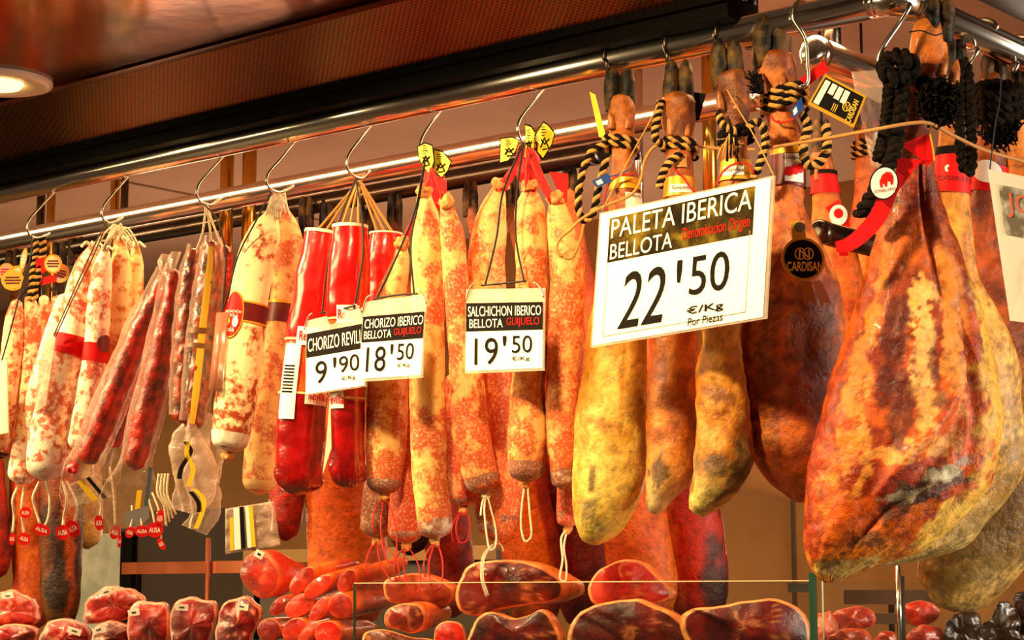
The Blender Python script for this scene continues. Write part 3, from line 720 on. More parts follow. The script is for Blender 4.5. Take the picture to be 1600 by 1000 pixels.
for i, (lb, px, dz, m) in enumerate(defs):
    t, lf, tt = sausage('pale_sausage', lb, px, dz, m, GB, n=60)
    x, y, _ = px[0]
    if i < 4:
        for k in range(5):
            string(t, [(x-6+3*k, y+4-2*k, -0.004), (x+(180-x)*0.5-6+3*k, y-18-3*k, -0.012), (178+k*2, 350+k, 0)], tt, 0.0016, WHITESTR, 'string', 10)
        for k in range(3):
            string(t, [(x-4+4*k, y-2, -0.006), (x-12+9*k, y-10, -0.01), (x-20+18*k, y-4+random.random()*6, -0.012)], tt, 0.0026, WHITESTR, 'frayed_end', 8)
    if i == 0:
        b0 = obj('paper_band', lf.band(0.395, 0.475, 0.0012), RED, t)
    if i == 1:
        b0 = obj('paper_band', lf.band(0.47, 0.56, 0.0012), RED, t)
        o = obj('round_seal', lf.disc(0.47, 0.6, 0.017, 0.017, 0.0025), plain('brown_seal', S(110, 36, 22), rough=0.4), t)
    if i == 0:
        obj('mould_end', lf.band(0.93, 1.0, 0.0004, n=10), PALEEND, t)
        string(t, [(62, 752), (52, 775, -0.005), (54, 790), (62, 818)], tt, 0.0028)
        string(t, [(72, 752), (78, 780, -0.005), (76, 808), (70, 822)], tt, 0.0028)
        ausa(t, 65, 828, tt-0.01, 14, 9, 0.3)
    if i == 4:
        string(t, [(28, 760), (20, 780, -0.01), (22, 806), (20, 832)], tt, 0.0028); string(t, [(38, 760), (34, 790, -0.01), (36, 820), (38, 838)], tt, 0.0028)
        ausa(t, 19, 842, tt-0.012, 5, 10, 0.1); ausa(t, 38, 842, tt-0.012, 10, 10, 0.3); ausa(t, 40, 801, tt-0.012, 9, 9, 0.0)
    if i == 5:
        string(t, [(98, 752), (104, 780, -0.03), (100, 808), (98, 826)], tt, 0.0028); string(t, [(104, 752), (120, 790, -0.03), (116, 818)], tt, 0.0028)
        ausa(t, 98, 832, tt-0.035, 11, 12, -0.1); ausa(t, 114, 826, tt-0.025, 10, 14, -0.5)

# ---- vacuum bagged red chorizo sticks
GC = 'red dry sausages in clear bags'
def bagloft(px, dz, ext, extra_bottom, t0, flat=0.6):
    p = [(x, y, h+ext) for x, y, h in px]
    p = [(p[0][0]+(p[0][0]-p[1][0])*0.25, p[0][1]-16, p[0][2]*0.8)] + p + extra_bottom
    rows = []
    for i, (x, y, h) in enumerate(p):
        a, b = p[max(i-1, 0)], p[min(i+1, len(p)-1)]; dx, dy = b[0]-a[0], b[1]-a[1]; L = math.hypot(dx, dy) or 1
        nx, ny = dy/L, -dx/L; c = atd(x, y, t0); s = atd(x+nx*h, y+ny*h, t0)-c
        hs = s.length
        d = hs*flat if i < len(p)-len(extra_bottom) else 0.004
        rows.append((c, s, -HV*max(d, 0.004)))
    return Loft(rows, 60, 28)
cdefs = [
 ('long red dry sausage in a clear bag, leaning, leftmost of its bundle', [(256, 436, 12), (244, 470, 16), (222, 512, 18), (187, 596, 19), (160, 660, 20), (138, 712, 18)], -0.03, [(122, 748, 30), (145, 782, 42), (168, 802, 26)]),
 ('red dry sausage in a clear bag, middle one and partly hidden', [(266, 470, 9), (246, 500, 12), (212, 602, 14), (192, 656, 14), (178, 690, 13)], 0.06, [(168, 725, 20), (160, 750, 22)]),
 ('red dry sausage in a clear bag, hanging straightest above the red oval tags', [(272, 432, 12), (267, 480, 17), (257, 527, 19), (238, 615, 20), (224, 668, 20), (212, 722, 17)], -0.012, [(206, 762, 44), (208, 800, 48), (212, 828, 44)])]
for i, (lb, px, dz, eb) in enumerate(cdefs):
    t, lf, tt = sausage('bagged_sausage', lb, px, dz, DRY, GC, amp=0.003, scale=40, n=60)
    bl = bagloft(px, dz, 8, eb, tt, 1.15 if i != 1 else 0.9)
    obj('bag', bl.mesh(0.003, 22, cap=False, seed=i*9, disp=lambda co, v, si, p: 0.006*sm(0.75, 0.95, v)*math.sin(60*p.z+8*co)), BAG, t, label='clear plastic bag')
    x, y, _ = px[0]
    Qk = dquad((x-12, y-38), (x+12, y-42), (x+4, y-8), (x-6, y-2), tt-0.012)
    obj('bag_neck', Qk.poly([(0.0, 0.3), (0.35, 0), (1, 0.1), (0.8, 0.75), (0.5, 1), (0.1, 0.8)], 0.002, 0.002), GREYBAG, t)
    if i == 0:
        Ql = dquad((90, 762), (146, 742), (176, 776), (110, 792), tt-0.035)
        obj('flap', Ql.rect(0, 0, 1, 1, 0, 0.001), GREYBAG, t, smooth=False)
        obj('stripe', Ql.rect(0.52, 0.02, 0.68, 0.98, 0.001), YELLOW, t, smooth=False); obj('stripe', Ql.rect(0.78, 0.02, 0.88, 0.98, 0.001), INK, t, smooth=False)
        knot(t, 114, 732, tt-0.03, 9, plain('pink_button', S(226, 60, 70), rough=0.4), 'button')
        string(t, [(150, 775, -0.02), (158, 790, -0.03), (156, 808, -0.03)], tt, 0.002); ausa(t, 155, 817, tt-0.036, 7, 12, -0.15)
    if i == 1:
        string(t, [(172, 730, -0.02), (178, 780, -0.04), (180, 820, -0.045)], tt, 0.002); ausa(t, 180, 832, tt-0.05, 8, 11, 0.35)
        ausa(t, 187, 846, tt-0.03, 3, 10, 0.1)
    if i == 2:
        Ql = dquad((196, 752), (232, 750), (226, 800), (190, 804), tt-0.05)
        obj('stripe', Ql.rect(0.55, 0.3, 0.78, 1.1, 0.001), YELLOW, t, smooth=False); obj('stripe', Ql.rect(0.95, -0.4, 1.12, 1.0, 0.001), plain('blue_stripe', S(60, 80, 100)), t, smooth=False)
        obj('foil_patch', Ql.poly([(0.2, 0.95), (1.1, 0.8), (1.25, 1.2), (0.7, 1.5), (0.15, 1.3)], 0.0015), plain('foil', S(230, 226, 220), metal=0.8, rough=0.25), t, smooth=False)
        for sx, sy, ex, ey, rx, ry, ro in ((206, 790, 203, 832, 7, 9, 0.4), (214, 790, 222, 830, 12, 9, 0), (232, 780, 242, 828, 13, 12, 0), (238, 770, 250, 810, 6, 14, 0.1), (246, 800, 252, 850, 5, 10, -0.5)):
            string(t, [(sx, sy, -0.04), ((sx+ex)/2+2, (sy+ey)/2, -0.05), (ex, ey-6, -0.052)], tt, 0.0018, n=10); ausa(t, ex, ey, tt-0.056, rx, ry, ro)
        for k in range(4): string(t, [(248+k*5, 740, -0.03), (246+k*5, 770, -0.035), (256+k*4, 790, -0.035), (260+k*5, 822-6*k, -0.03)], tt, 0.0022)

# ---- dark glossy wrapped sausages with yellow stripe
GD = 'dark glossy sausages under the third hook'
ddefs = [('dark glossy sausage with golden glints, left one in its bundle', [(303, 398, 10), (299, 430, 15), (293, 510, 18), (288, 600, 18), (284, 650, 15)], -0.01),
 ('dark glossy sausage with a yellow printed stripe running down it', [(331, 386, 11), (329, 420, 18), (318, 520, 21), (308, 615, 20), (302, 660, 16)], -0.03),
 ('red dark sausage half hidden behind the yellow striped one', [(352, 392, 9), (352, 420, 12), (346, 500, 13), (336, 600, 13)], 0.075)]
for i, (lb, px, dz) in enumerate(ddefs):
    t, lf, tt = sausage('glossy_sausage', lb, px, dz, GLAZED if i < 2 else DRY, GD, amp=0.004, scale=45, n=70)
    x, y, _ = px[0]
    string(t, [(x, y+2), (x+(325-x)*0.6, y-34, -0.01), (322, 316, -0.01)], tt, 0.002, WHITESTR, 'string', 12)
    if i == 1:
        bm = lf.band(0.04, 0.97, 0.0028, 1.25, 1.75, n=60, seg=5); obj('printed_stripe', bm, YELLOW, t)
        obj('black_stripe', lf.band(0.45, 0.97, 0.0028, 2.35, 2.6, n=40, seg=4), INK, t)
        obj('strap', lf.band(0.47, 0.5, 0.004), plain('brown_strap', S(120, 66, 20), rough=0.3), t); obj('strap', lf.band(0.55, 0.575, 0.004), plain('brown_strap', S(120, 66, 20), rough=0.3), t)
        # empty twisted bag hanging below
        bl = bagloft([(304, 660, 16), (300, 690, 22), (306, 720, 30)], 0, 6, [(296, 770, 32), (288, 800, 20)], tt, 0.5)
        obj('bag', bl.mesh(0.006, 25, cap=False, disp=lambda co, v, si, p: 0.008*math.sin(45*p.z+5*co)), GREYBAG, t, label='crumpled clear bag below the sausage')
        bl = bagloft([(318, 700, 20), (320, 740, 24)], 0, 4, [(318, 790, 24), (302, 828, 22)], tt+0.03, 0.4)
        obj('bag', bl.mesh(0.006, 25, cap=False, seed=5, disp=lambda co, v, si, p: 0.008*math.sin(50*p.z+5*co)), GREYBAG, t, label='crumpled clear bag below the sausage')
        for a, m_ in (([(294, 690), (292, 710), (302, 732), (294, 760)], YELLOW), ([(290, 690), (298, 705), (284, 730), (280, 748)], INK), ([(304, 764), (318, 780), (316, 800), (306, 826)], YELLOW), ([(298, 768), (310, 785), (312, 800)], INK)):
            P_ = [atd(p[0], p[1], tt-0.025) for p in a]
            bm = bmesh.new(); q_ = [V(z) for z in cr([tuple(p) for p in P_], 14)]; e_ = RV*0.0045
            vs = [(bm.verts.new(p-e_), bm.verts.new(p+e_)) for p in q_]
            for c1, c2 in zip(vs, vs[1:]): bm.faces.new((c1[0], c1[1], c2[1], c2[0]))
            o = obj('printed_stripe', bm, m_, t, smooth=False); sd = o.modifiers.new('s', 'SOLIDIFY'); sd.thickness = 0.0006
    if i < 2:
        obj('bag', bagloft(px, dz, 5, [], tt, 1.1).mesh(0.003, 30, cap=False, seed=i), BAG, t, label='clear plastic wrap')
Q = dquad((352, 795), (428, 783), (438, 852), (352, 866), ty(395, 820)+0.06)
t = thing('empty_bag', 'clear bag printed with black and yellow stripes, below the fat white sausages', 'bag', Q.c[0])
bm = bmesh.new(); N_ = 16; gv = [[bm.verts.new(Q.p(i/N_, j/N_, 0.006*fbm(V((i*0.35, j*0.35, 3))))) for i in range(N_+1)] for j in range(N_+1)]
for j in range(N_):
    for i in range(N_): bm.faces.new((gv[j][i], gv[j+1][i], gv[j+1][i+1], gv[j][i+1]))
o = obj('film', bm, GREYBAG, t); sd = o.modifiers.new('s', 'SOLIDIFY'); sd.thickness = 0.0006
for u0, u1, v0, m_ in ((0.10, 0.17, 0.2, YELLOW), (0.18, 0.30, 0.0, PAPER), (0.30, 0.39, 0.0, INK), (0.42, 0.49, 0.0, PAPER), (0.49, 0.57, 0.02, YELLOW)):
    obj('printed_stripe', Q.rect(u0, v0, u1, 0.93, 0.009), m_, t, smooth=False)

# ---- fat white sausages
t, lf, tt = sausage('white_sausage', 'fat white mouldy sausage in front with an oval red label', [(424, 338, 12), (415, 360, 24), (401, 400, 29), (386, 490, 31), (373, 588, 33), (362, 668, 31), (359, 690, 28)], -0.04, SAL_E, 'fat mouldy sausages under the fourth hook', kb=0.6)
obj('mould_end', lf.band(0.92, 1.0, 0.0006, n=12), PALEEND, t, label='white mouldy rounded end'); knot(t, 357, 712, tt, 9, KNOT, 'tied_tail')
TE = tt
obj('paper_band', lf.band(0.40, 0.475, 0.0014), MAROON, t); obj('band_edge', lf.band(0.395, 0.402, 0.002), GOLDF, t); obj('band_edge', lf.band(0.473, 0.480, 0.002), GOLDF, t)
va = 0.455; th_ = 2.15
o = obj('oval_label', lf.disc(va, th_, 0.043, 0.021, 0.003), GOLDF, t); obj('label_face', lf.disc(va, th_, 0.040, 0.0185, 0.0042), RED, o)
for s, dv, w, h in (('SALCHICHÓN', -0.012, 0.034, 0.006), ('DE SOLÁ', 0.004, 0.026, 0.006), ('Solà', 0.062, 0.02, 0.008)):
    obj('lettering', lf.text(s, va+dv, th_, w, h, 0.0054), INKW, o, smooth=False)
obj('medal', lf.disc(va+0.03, th_+0.22, 0.009, 0.007, 0.0054), GOLDF, o); obj('white_patch', lf.disc(va+0.03, th_-0.25, 0.010, 0.005, 0.0054), PAPER, o)
for k in range(7):
    string(t, [(414+k*4, 345-abs(k-3), -0.012), (420+k*3, 322, -0.012), (430+k, 302, 0)], tt, 0.0022, WHITESTR, 'string', 10)
knot(t, 433, 318, tt-0.005, 13, WHITESTR, 'string_knot')
t, lf, tt = sausage('white_sausage', 'browner mouldy sausage behind the fat white one, hanging lower', [(440, 330, 11), (447, 356, 20), (453, 400, 25), (446, 490, 27), (431, 572, 27), (413, 668, 28), (406, 752, 27)], 0.10, SAL_E2, 'fat mouldy sausages under the fourth hook')
obj('paper_band', lf.band(0.345, 0.41, 0.0014), MAROON, t); obj('band_edge', lf.band(0.337, 0.347, 0.002), GOLDF, t)
obj('mould_end', lf.band(0.95, 1.0, 0.0005, n=10), salami('tan_end', S(232, 200, 140), S(216, 170, 110), 0.5, 60), t)
for k in range(5): string(t, [(430+k*6, 340, -0.012), (432+k*4, 322, -0.012), (436+k*2, 300, 0)], tt, 0.0022, WHITESTR, 'string', 10)
string(t, [(420, 780), (426, 800), (424, 830)], tt, 0.0018)

# ---- red wrapped sausages
GF = 'red wrapped sausages under the fifth hook'
fdefs = [('red wrapped sausage at left with a white barcode strip down its side', [(507, 362, 29), (500, 410, 33), (490, 480, 36), (480, 560, 37), (472, 640, 38), (466, 745, 37)], 0.0, 0.42, 0.62),
 ('red wrapped sausage in front, its bottom crumpled, behind the 9\'90 sign', [(547, 352, 26), (546, 410, 33), (544, 480, 34), (544, 560, 30), (543, 650, 27), (543, 742, 27)], -0.06, 0.36, 0.66),
 ('red wrapped sausage at right, mostly hidden by the 18\'50 sign', [(603, 364, 24), (602, 410, 29), (598, 480, 30), (594, 560, 28)], 0.055, 0.75, 0.85)]
for i, (lb, px, dz, b0, b1) in enumerate(fdefs):
    lf, tt = sloft(px, dz, n=80, flat=0.9, top=False)
    t = thing('wrapped_sausage', lb, 'sausage', lf.rows[0][0], GF)
    bm = lf.mesh(0.0022, 22, seed=i*3, disp=lambda co, v, si, p: (0.004*math.sin(14*co+90*p.z) if v > 0.9 else 0))
    o = obj('casing', bm, [REDW, ORW, DREDW], t)
    n_r = lf.n; sg = lf.seg
    for p in o.data.polygons:
        v = (p.index//sg)/(n_r-1)
        p.material_index = 0 if v < b0 else (1 if v < b1 else 2)
    CRM = plain('cream_line', S(240, 200, 130), rough=0.4)
    obj('cream_line', lf.band(b0-0.004, b0+0.004, 0.002), CRM, t); obj('cream_line', lf.band(b1-0.004, b1+0.004, 0.002), CRM, t)
    if i < 2:
        for v_, th0, s_ in ((b0-0.012, 1.5, 'Revilla'), (b1+0.006, 0.9 if i == 0 else 2.2, 'Revilla')):
            oo = obj('brand_patch', lf.band(v_-0.034, v_+0.034, 0.0034, th0-0.5, th0+0.5, n=6, seg=12), PAPER, t)
            obj('lettering', lf.text(s_, v_, th0, 0.030, 0.016, 0.0046, 0.02), INKR, oo, smooth=False)
    x, y, h = px[0]
    obj('top_fold', lf.band(0.0, 0.012, 0.0022, n=4), plain('pale_fold', S(240, 220, 190), rough=0.5), t)
    for k in (-1, 0, 1):
        string(t, [(x+k*h*0.5, y+2, -0.004), (x+(562-x)*0.5+k*6, y-40, -0.004), (562, 282, 0.0)], tt, 0.0024, TAN, 'tie', 10)
    if i == 0:
        oo = obj('barcode_strip', lf.band(0.44, 0.72, 0.004, 1.75, 2.5, n=24, seg=8), PAPER, t, label='white strip with barcode')
        for k in range(9):
            obj('bar', lf.band(0.52+k*0.012, 0.526+k*0.012, 0.0048, 1.9, 2.4, n=3, seg=6), INK, oo)
    if i == 1:
        Qt = dquad((516, 612), (518, 700), (504, 742), (510, 690), tt-0.02)
        obj('paper_tail', Qt.rect(0, 0, 1, 1, 0.001, 0.001), plain('paper_tail', S(236, 220, 190)), t, smooth=False)

# ---- chorizo with red netting and yellow tags, then salchichon
GG = 'mouldy chorizo under the yellow tags'
gdefs = [
 ('mottled chorizo at left of its bunch, behind the 18\'50 sign', [(628, 382, 9), (625, 415, 15), (612, 460, 23), (606, 540, 29), (606, 604, 31), (604, 680, 32), (600, 752, 27)], -0.012, SAL_G, 1, 'r'),
 ('tall chorizo at centre of its bunch, tied with red netting', [(662, 300, 10), (666, 340, 20), (668, 380, 25), (669, 450, 26), (668, 540, 27), (668, 620, 28), (672, 740, 28), (680, 822, 27)], -0.03, SAL_G, 1, 'r'),
 ('chorizo curving right at its rounded end, right of the tall one', [(697, 318, 9), (704, 350, 16), (708, 380, 19), (715, 476, 21), (730, 590, 26), (736, 680, 29), (748, 735, 29), (753, 750, 27)], -0.005, SAL_G, 1, 'w'),
 ('greyish chorizo end hanging low behind at the left of the bunch', [(612, 590, 20), (606, 640, 24), (596, 740, 27), (590, 820, 27)], 0.13, SAL_GD, 0, 'r'),
 ('grey dusted chorizo end between the left and tall chorizo', [(646, 560, 18), (642, 660, 22), (636, 750, 26), (634, 828, 27)], 0.11, SAL_GR, 0, 'r'),
 ('red chorizo end showing behind the curved one', [(716, 600, 20), (720, 690, 23), (722, 745, 25), (724, 772, 25)], 0.135, SAL_GR, 0, 'r')]
for i, (lb, px, dz, m, topk, sc) in enumerate(gdefs):
    t, lf, tt = sausage('chorizo', lb, px, dz, m, GG, amp=0.0022, scale=22, n=70)
    obj('mould_end', lf.band(0.94, 1.0, 0.0005, n=10), GREYEND, t, label='greyish mouldy tip')
    x, y, h = px[-1]; ye = y+h*0.8
    if topk:
        x0, y0, h0 = px[0]; knot(t, x0, y0-2, tt-0.01, 11)
        for k in range(3): string(t, [(x0-5+5*k, y0+4, -0.012), (x0+(676-x0)*0.5, (y0+270)/2, -0.014+0.003*k), (674, 262, -0.01)], tt, 0.0026, REDNET, 'red_tie', 12)
    else: pass
    if sc == 'r':
        knot(t, x, ye+4, tt, 8, KNOT, 'tied_tail')
        off = {0: 6, 1: -4, 3: 22, 4: 10, 5: -6}[i]; L_ = {0: 104, 1: 78, 3: 66, 4: 76, 5: 56}[i]
        string(t, [(x, ye+2), (x+off*0.5-8, ye+L_*0.5, -0.03), (x+off, ye+L_, -0.045), (x+off+12, ye+L_-4, -0.045), (x+off*0.6+14, ye+L_*0.45, -0.03), (x+3, ye+2)], tt, 0.0014, REDSTR, 'red_string', 40)
        string(t, [(x+2, ye+2), (x-12, ye+18, -0.02), (x-18, ye+40, -0.03), (x-15, ye+58, -0.03)], tt, 0.0014, REDSTR, 'red_string', 20)
    else:
        knot(t, x+6, ye+3, tt, 7, WHITESTR, 'tied_tail')
        string(t, [(x+6, ye), (x+4, ye+30, -0.02), (x+12, ye+88, -0.03), (x+20, ye+84, -0.03), (x+22, ye+60, -0.02), (x+12, ye+16, -0.01), (x+7, ye)], tt, 0.0016, WHITESTR, 'string', 40)
        string(t, [(x+5, ye), (x, ye+16, -0.01), (x-2, ye+34, -0.02)], tt, 0.0016, WHITESTR, 'string', 16)
GH = 'mouldy sausages under the three yellow tags'
hdefs = [
 ('mottled orange sausage at left, running behind the 19\'50 sign', [(781, 290, 9), (772, 320, 19), (766, 350, 25), (759, 425, 30), (765, 520, 29), (776, 620, 29), (784, 720, 37), (778, 800, 36), (774, 820, 30)], 0.09, SAL_H, 0),
 ('mottled sausage hanging straight down behind the 19\'50 sign, at centre', [(828, 290, 9), (828, 322, 22), (830, 360, 26), (832, 425, 26), (830, 520, 26), (826, 600, 27), (824, 680, 31), (822, 732, 28)], -0.03, SAL_H, 1),
 ('mottled sausage at right, next to the striped rope loop', [(868, 310, 9), (874, 345, 20), (882, 390, 26), (887, 442, 28), (882, 540, 27), (878, 640, 26), (880, 700, 24), (878, 752, 16)], 0.0, SAL_H, None),
 ('slim brown sausage hanging just left of the yellow ham', [(896, 470, 14), (897, 560, 19), (894, 680, 20), (890, 770, 20), (887, 812, 16)], 0.09, SAL_GR, 2)]
for i, (lb, px, dz, m, sc) in enumerate(hdefs):
    t, lf, tt = sausage('mould_sausage', lb, px, dz, m, GH, amp=0.0022, scale=22, n=70)
    obj('mould_end', lf.band(0.93, 1.0, 0.0005, n=10), GREYEND, t, label='greyish mouldy tip')
    x, y, h = px[-1]; ye = y+h*0.8
    if i < 3:
        x0, y0, h0 = px[0]; knot(t, x0, y0, tt-0.008, 12)
        for k in range(4): string(t, [(x0-6+4*k, y0+8, -0.014), (x0+(826-x0)*0.5-4+3*k, y0-26, -0.016+0.003*k), (824+2*k, 232, -0.008)], tt, 0.003, REDNET, 'red_tie', 12)
    if sc is not None:
        knot(t, x, ye+3, tt, 7, KNOT, 'tied_tail')
        if sc == 0: string(t, [(x, ye+2), (x-20, ye+26, -0.03), (x-22, ye+60, -0.04), (x-14, ye+88, -0.04)], tt, 0.0017, WHITESTR, 'string', 24); string(t, [(x, ye+2), (x-17, ye+26, -0.03), (x-19, ye+60, -0.04), (x-11, ye+86, -0.04)], tt, 0.0017, WHITESTR, 'string', 24); string(t, [(x, ye), (x+10, ye+10, -0.01), (x+12, ye+18, -0.01)], tt, 0.0017, WHITESTR, 'string', 10)
        if sc == 1: string(t, [(x-2, ye), (x-8, ye+60, -0.01), (x-2, ye+92, -0.015), (x+8, ye+84, -0.015), (x+6, ye+50, -0.01), (x+2, ye)], tt, 0.0017, WHITESTR, 'string', 36)
        if sc == 2: string(t, [(x, ye), (x-10, ye+16, -0.01), (x-8, ye+50, -0.015), (x-12, ye+80, -0.015), (x-4, ye+84, -0.015), (x-2, ye+60, -0.015), (x-6, ye+30, -0.01), (x, ye)], tt, 0.0017, WHITESTR, 'string', 40)
# yellow tags
TAGY = noisy('yellow_tag', S(255, 232, 60), S(250, 214, 46), 60, rough=0.5)
def ytag(label, pts, t0, group):
    t = thing('yellow_tag', label, 'label', atd(pts[0][0], pts[0][1], t0), group)
    cx = sum(p[0] for p in pts)/len(pts); cy = sum(p[1] for p in pts)/len(pts)
    def poly(k, e):
        bm = bmesh.new(); a = [bm.verts.new(atd(cx+(x-cx)*k, cy+(y-cy)*k, t0-e-(x-cx)*0.0007)) for x, y in pts]; b = [bm.verts.new(atd(cx+(x-cx)*k, cy+(y-cy)*k, t0-e+0.0012-(x-cx)*0.0007)) for x, y in pts]
        bm.faces.new(a); bm.faces.new(b[::-1]); m_ = len(a)
        for i in range(m_): bm.faces.new((a[i], b[i], b[(i+1) % m_], a[(i+1) % m_]))
        bmesh.ops.recalc_face_normals(bm, faces=bm.faces); return bm
    obj('rim', poly(1.0, 0), INK, t, smooth=False); obj('face', poly(0.9, 0.0012), TAGY, t, smooth=False)
    w = max(p[0] for p in pts)-min(p[0] for p in pts); h = max(p[1] for p in pts)-min(p[1] for p in pts)
    bm = bmesh.new()
    f = lambda u, v: atd(cx+u*w, cy+v*h, t0-0.003-u*w*0.0007)
    tubeb(bm, [f(-0.2, 0.22), f(-0.02, -0.02), f(0.2, 0.24), f(-0.1, 0.28)], 0.0014, 5); tubeb(bm, [f(-0.18, 0.02), f(0.0, 0.14), f(0.22, 0.0)], 0.0012, 5)
    for k in range(4): tubeb(bm, [f(-0.22+0.04*(k % 2), -0.3+0.07*k), f(0.0+0.1*(k % 3)/2, -0.31+0.07*k)], 0.0005, 4)
    obj('print', bm, INK, t)
T1 = ty(676, 250)-0.035
ytag('left of two yellow tags on the netted chorizo', [(652, 228), (664, 222), (676, 226), (679, 252), (672, 276), (660, 260), (653, 246)], T1, 'yellow tags on the chorizo bunch')
ytag('right of two yellow tags on the netted chorizo', [(678, 232), (692, 236), (706, 252), (700, 268), (690, 279), (678, 268), (675, 256)], T1-0.004, 'yellow tags on the chorizo bunch')
T2 = ty(820, 220)-0.03
ytag('leftmost of three yellow tags, half folded', [(781, 216), (800, 213), (812, 218), (806, 236), (794, 252), (780, 256)], T2+0.005, 'yellow tags on the sausage bunch')
ytag('narrow middle one of three yellow tags', [(820, 193), (830, 196), (837, 206), (834, 232), (826, 252), (819, 248), (821, 222)], T2-0.008, 'yellow tags on the sausage bunch')
ytag('rightmost of three yellow tags, pointed and widest', [(849, 189), (857, 194), (868, 208), (862, 228), (848, 250), (838, 238), (836, 210)], T2, 'yellow tags on the sausage bunch')
# red netting gathered below the tags
for nm, pts, t0 in (('red netting gathered under the two yellow tags', [(676, 262, 12), (678, 280, 15), (680, 300, 17), (684, 320, 12)], T1+0.025), ('red netting gathered under the three yellow tags', [(822, 235, 12), (822, 254, 20), (824, 272, 17), (826, 284, 10)], T2+0.025)):
    lf, tt = sloft(pts, 0, t0=t0, n=30, seg=26)
    o = obj('red_netting', lf.mesh(0.004, 60, disp=lambda co, v, si, p: 0.003*math.sin(20*co+4*si)), REDNET, loc=lf.rows[0][0]); tag(o, nm, 'netting')
# white and red paper card behind the right sausage
Qc = dquad((858, 268), (888, 272), (886, 316), (880, 318), ty(870, 290)+0.06)
o = obj('red_card', Qc.rect(0, 0, 1, 1, 0.001, 0.001), RED, loc=Qc.c[0], smooth=False); tag(o, 'red card with pale rim beside the sausage knot', 'label')
# ================================================================ hams
HAMM = attr('ham_surface', rough=0.42, spec=0.5, bs=0.9, scale=75, detail_amt=0.5)
HAMG = attr('glossy_ham_surface', rough=0.36, spec=0.4, bs=1.0, scale=70, detail_amt=0.6, coat=0.06)
TOEM = noisy('dark_trotter_nail', S(17, 12, 8), S(104, 72, 26), 30, lo=0.45, hi=0.66, bs=1.0, bd=0.005, rough=0.6, spec=0.3)
CLAWM = noisy('dewclaw', S(200, 110, 40), S(120, 62, 24), 60, rough=0.45)
def hamcol(stops, blobs=(), ns=9, mott=0.5, dark=None):
    """stops: (v, sRGB dark tone, sRGB light tone); blobs: (co, v, rco, rv, sRGB, strength, noise scale)"""
    def K(c):                                     # cured fat and meat: little blue in any of its tones
        r, g, b_ = S(*c)[:3]; return (r, g*0.98, b_*(0.5 if c[2] < 45 else 0.85))
    st = [(v, K(a), K(b)) for v, a, b in stops]
    bl = [(c, v, rc, rv, K(k) if k[0] > 200 else S(*k)[:3], s, n) for c, v, rc, rv, k, s, n in blobs]
    def f(co, v, si, p):
        co = co+0.10*fbm(p*11+V((3, 8, 1)), 3); v0_ = v; v = v+0.03*fbm(p*11+V((7, 2, 5)), 3)
        i = 0
        while i < len(st)-2 and st[i+1][0] < v: i += 1
        u = sm(st[i][0], st[i+1][0], v+0.06*fbm(p*7+V((9, 1, 4)), 2)) if len(st) > 1 else 0
        a = lerpc(st[i][1], st[min(i+1, len(st)-1)][1], u); b = lerpc(st[i][2], st[min(i+1, len(st)-1)][2], u)
        m = sm(-0.35, 0.35, fbm(p*ns, 5)+0.4*fbm(p*ns*5, 3))
        c = lerpc(a, b, m)
        for co0, v0, rc, rv, k, s, n in bl:
            if si < -0.35: continue
            d = ((co-co0)/rc)**2+((v-v0)/rv)**2
            if d > 4: continue
            ka = 1.7 if n > 20 else 0.9
            w = sm(1.25, 0.6, d+ka*fbm(p*n*(1.6 if n > 20 else 1)+V((co0*7, v0*11, 2)), 5)+0.5*ka*fbm(p*n*5, 3))*s
            c = lerpc(c, k, w)
        return c
    return f
def hamloft(pairs, t0, dk, n=90, seg=64, dmax=0.2, dmin=0.0):
    rows = []
    xl, yl, xr, yr = pairs[0]; c_ = (xl+xr)/2; w_ = (xr-xl)/2
    pairs = [(c_-w_*0.25, yl-w_*0.55, c_+w_*0.25, yr-w_*0.55), (c_-w_*0.75, yl-w_*0.35, c_+w_*0.75, yr-w_*0.35)]+list(pairs)
    for xl, yl, xr, yr in pairs:
        a, b = atd(xl, yl, t0), atd(xr, yr, t0); h = (b-a)/2
        rows.append(((a+b)/2, h, -HV*max(min(h.length*dk, dmax), min(dmin, h.length*1.6))))
    return Loft(rows, n, seg)
def toes(t, x, y0, y1, w, tt, lean=0.0, claws=True, m=TOEM, spread=0.0):
    """two toes from y0 (ankle) up to y1 (tips)"""
    y0 += 0.12*(y0-y1); h = y0-y1
    for s in (-1, 1):
        px = []
        for k, r in ((0, 0.23), (0.2, 0.265), (0.45, 0.28), (0.7, 0.255), (0.86, 0.20), (0.95, 0.12), (0.99, 0.06), (1.0, 0.012)):
            px.append((x+s*w*(0.245-0.02*k)+lean*k, y0-h*k, w*r))
        rows = []
        for X_, Y_, r in px:
            c = atd(X_, Y_, tt); q_ = r*tt/F; rows.append((c, RV*q_, -HV*q_*1.25))
        obj('toe', Loft(rows, 26, 20).mesh(0.0015, 60, seed=s*3), m, t, label='dark split toe')
    if claws:
        for s in (-1, 1):
            rows = []
            for k, r in ((0, 0.13), (0.4, 0.12), (0.8, 0.07), (1.0, 0.01)):
                c = atd(x+s*w*0.24+s*k*w*0.06, y0+h*0.42-h*0.40*k, tt-w*0.42*tt/F); q_ = w*r*tt/F; rows.append((c, RV*q_, -HV*q_))
            obj('dewclaw', Loft(rows, 16, 14).mesh(0.0008, 70), CLAWM, t)
def ham(name, label, pairs, t0, dk, col, group, m=HAMM, amp=0.004, scale=14, n=90, seg=64, disp=None, dmax=0.2, dmin=0.0, cat='ham'):
    lf = hamloft(pairs, t0, dk, n, seg, dmax, dmin)
    t = thing(name, label, cat, lf.rows[0][0], group)
    obj('leg_meat', lf.mesh(amp, scale, color=col, seed=random.random()*40, disp=disp), m, t)
    return t, lf
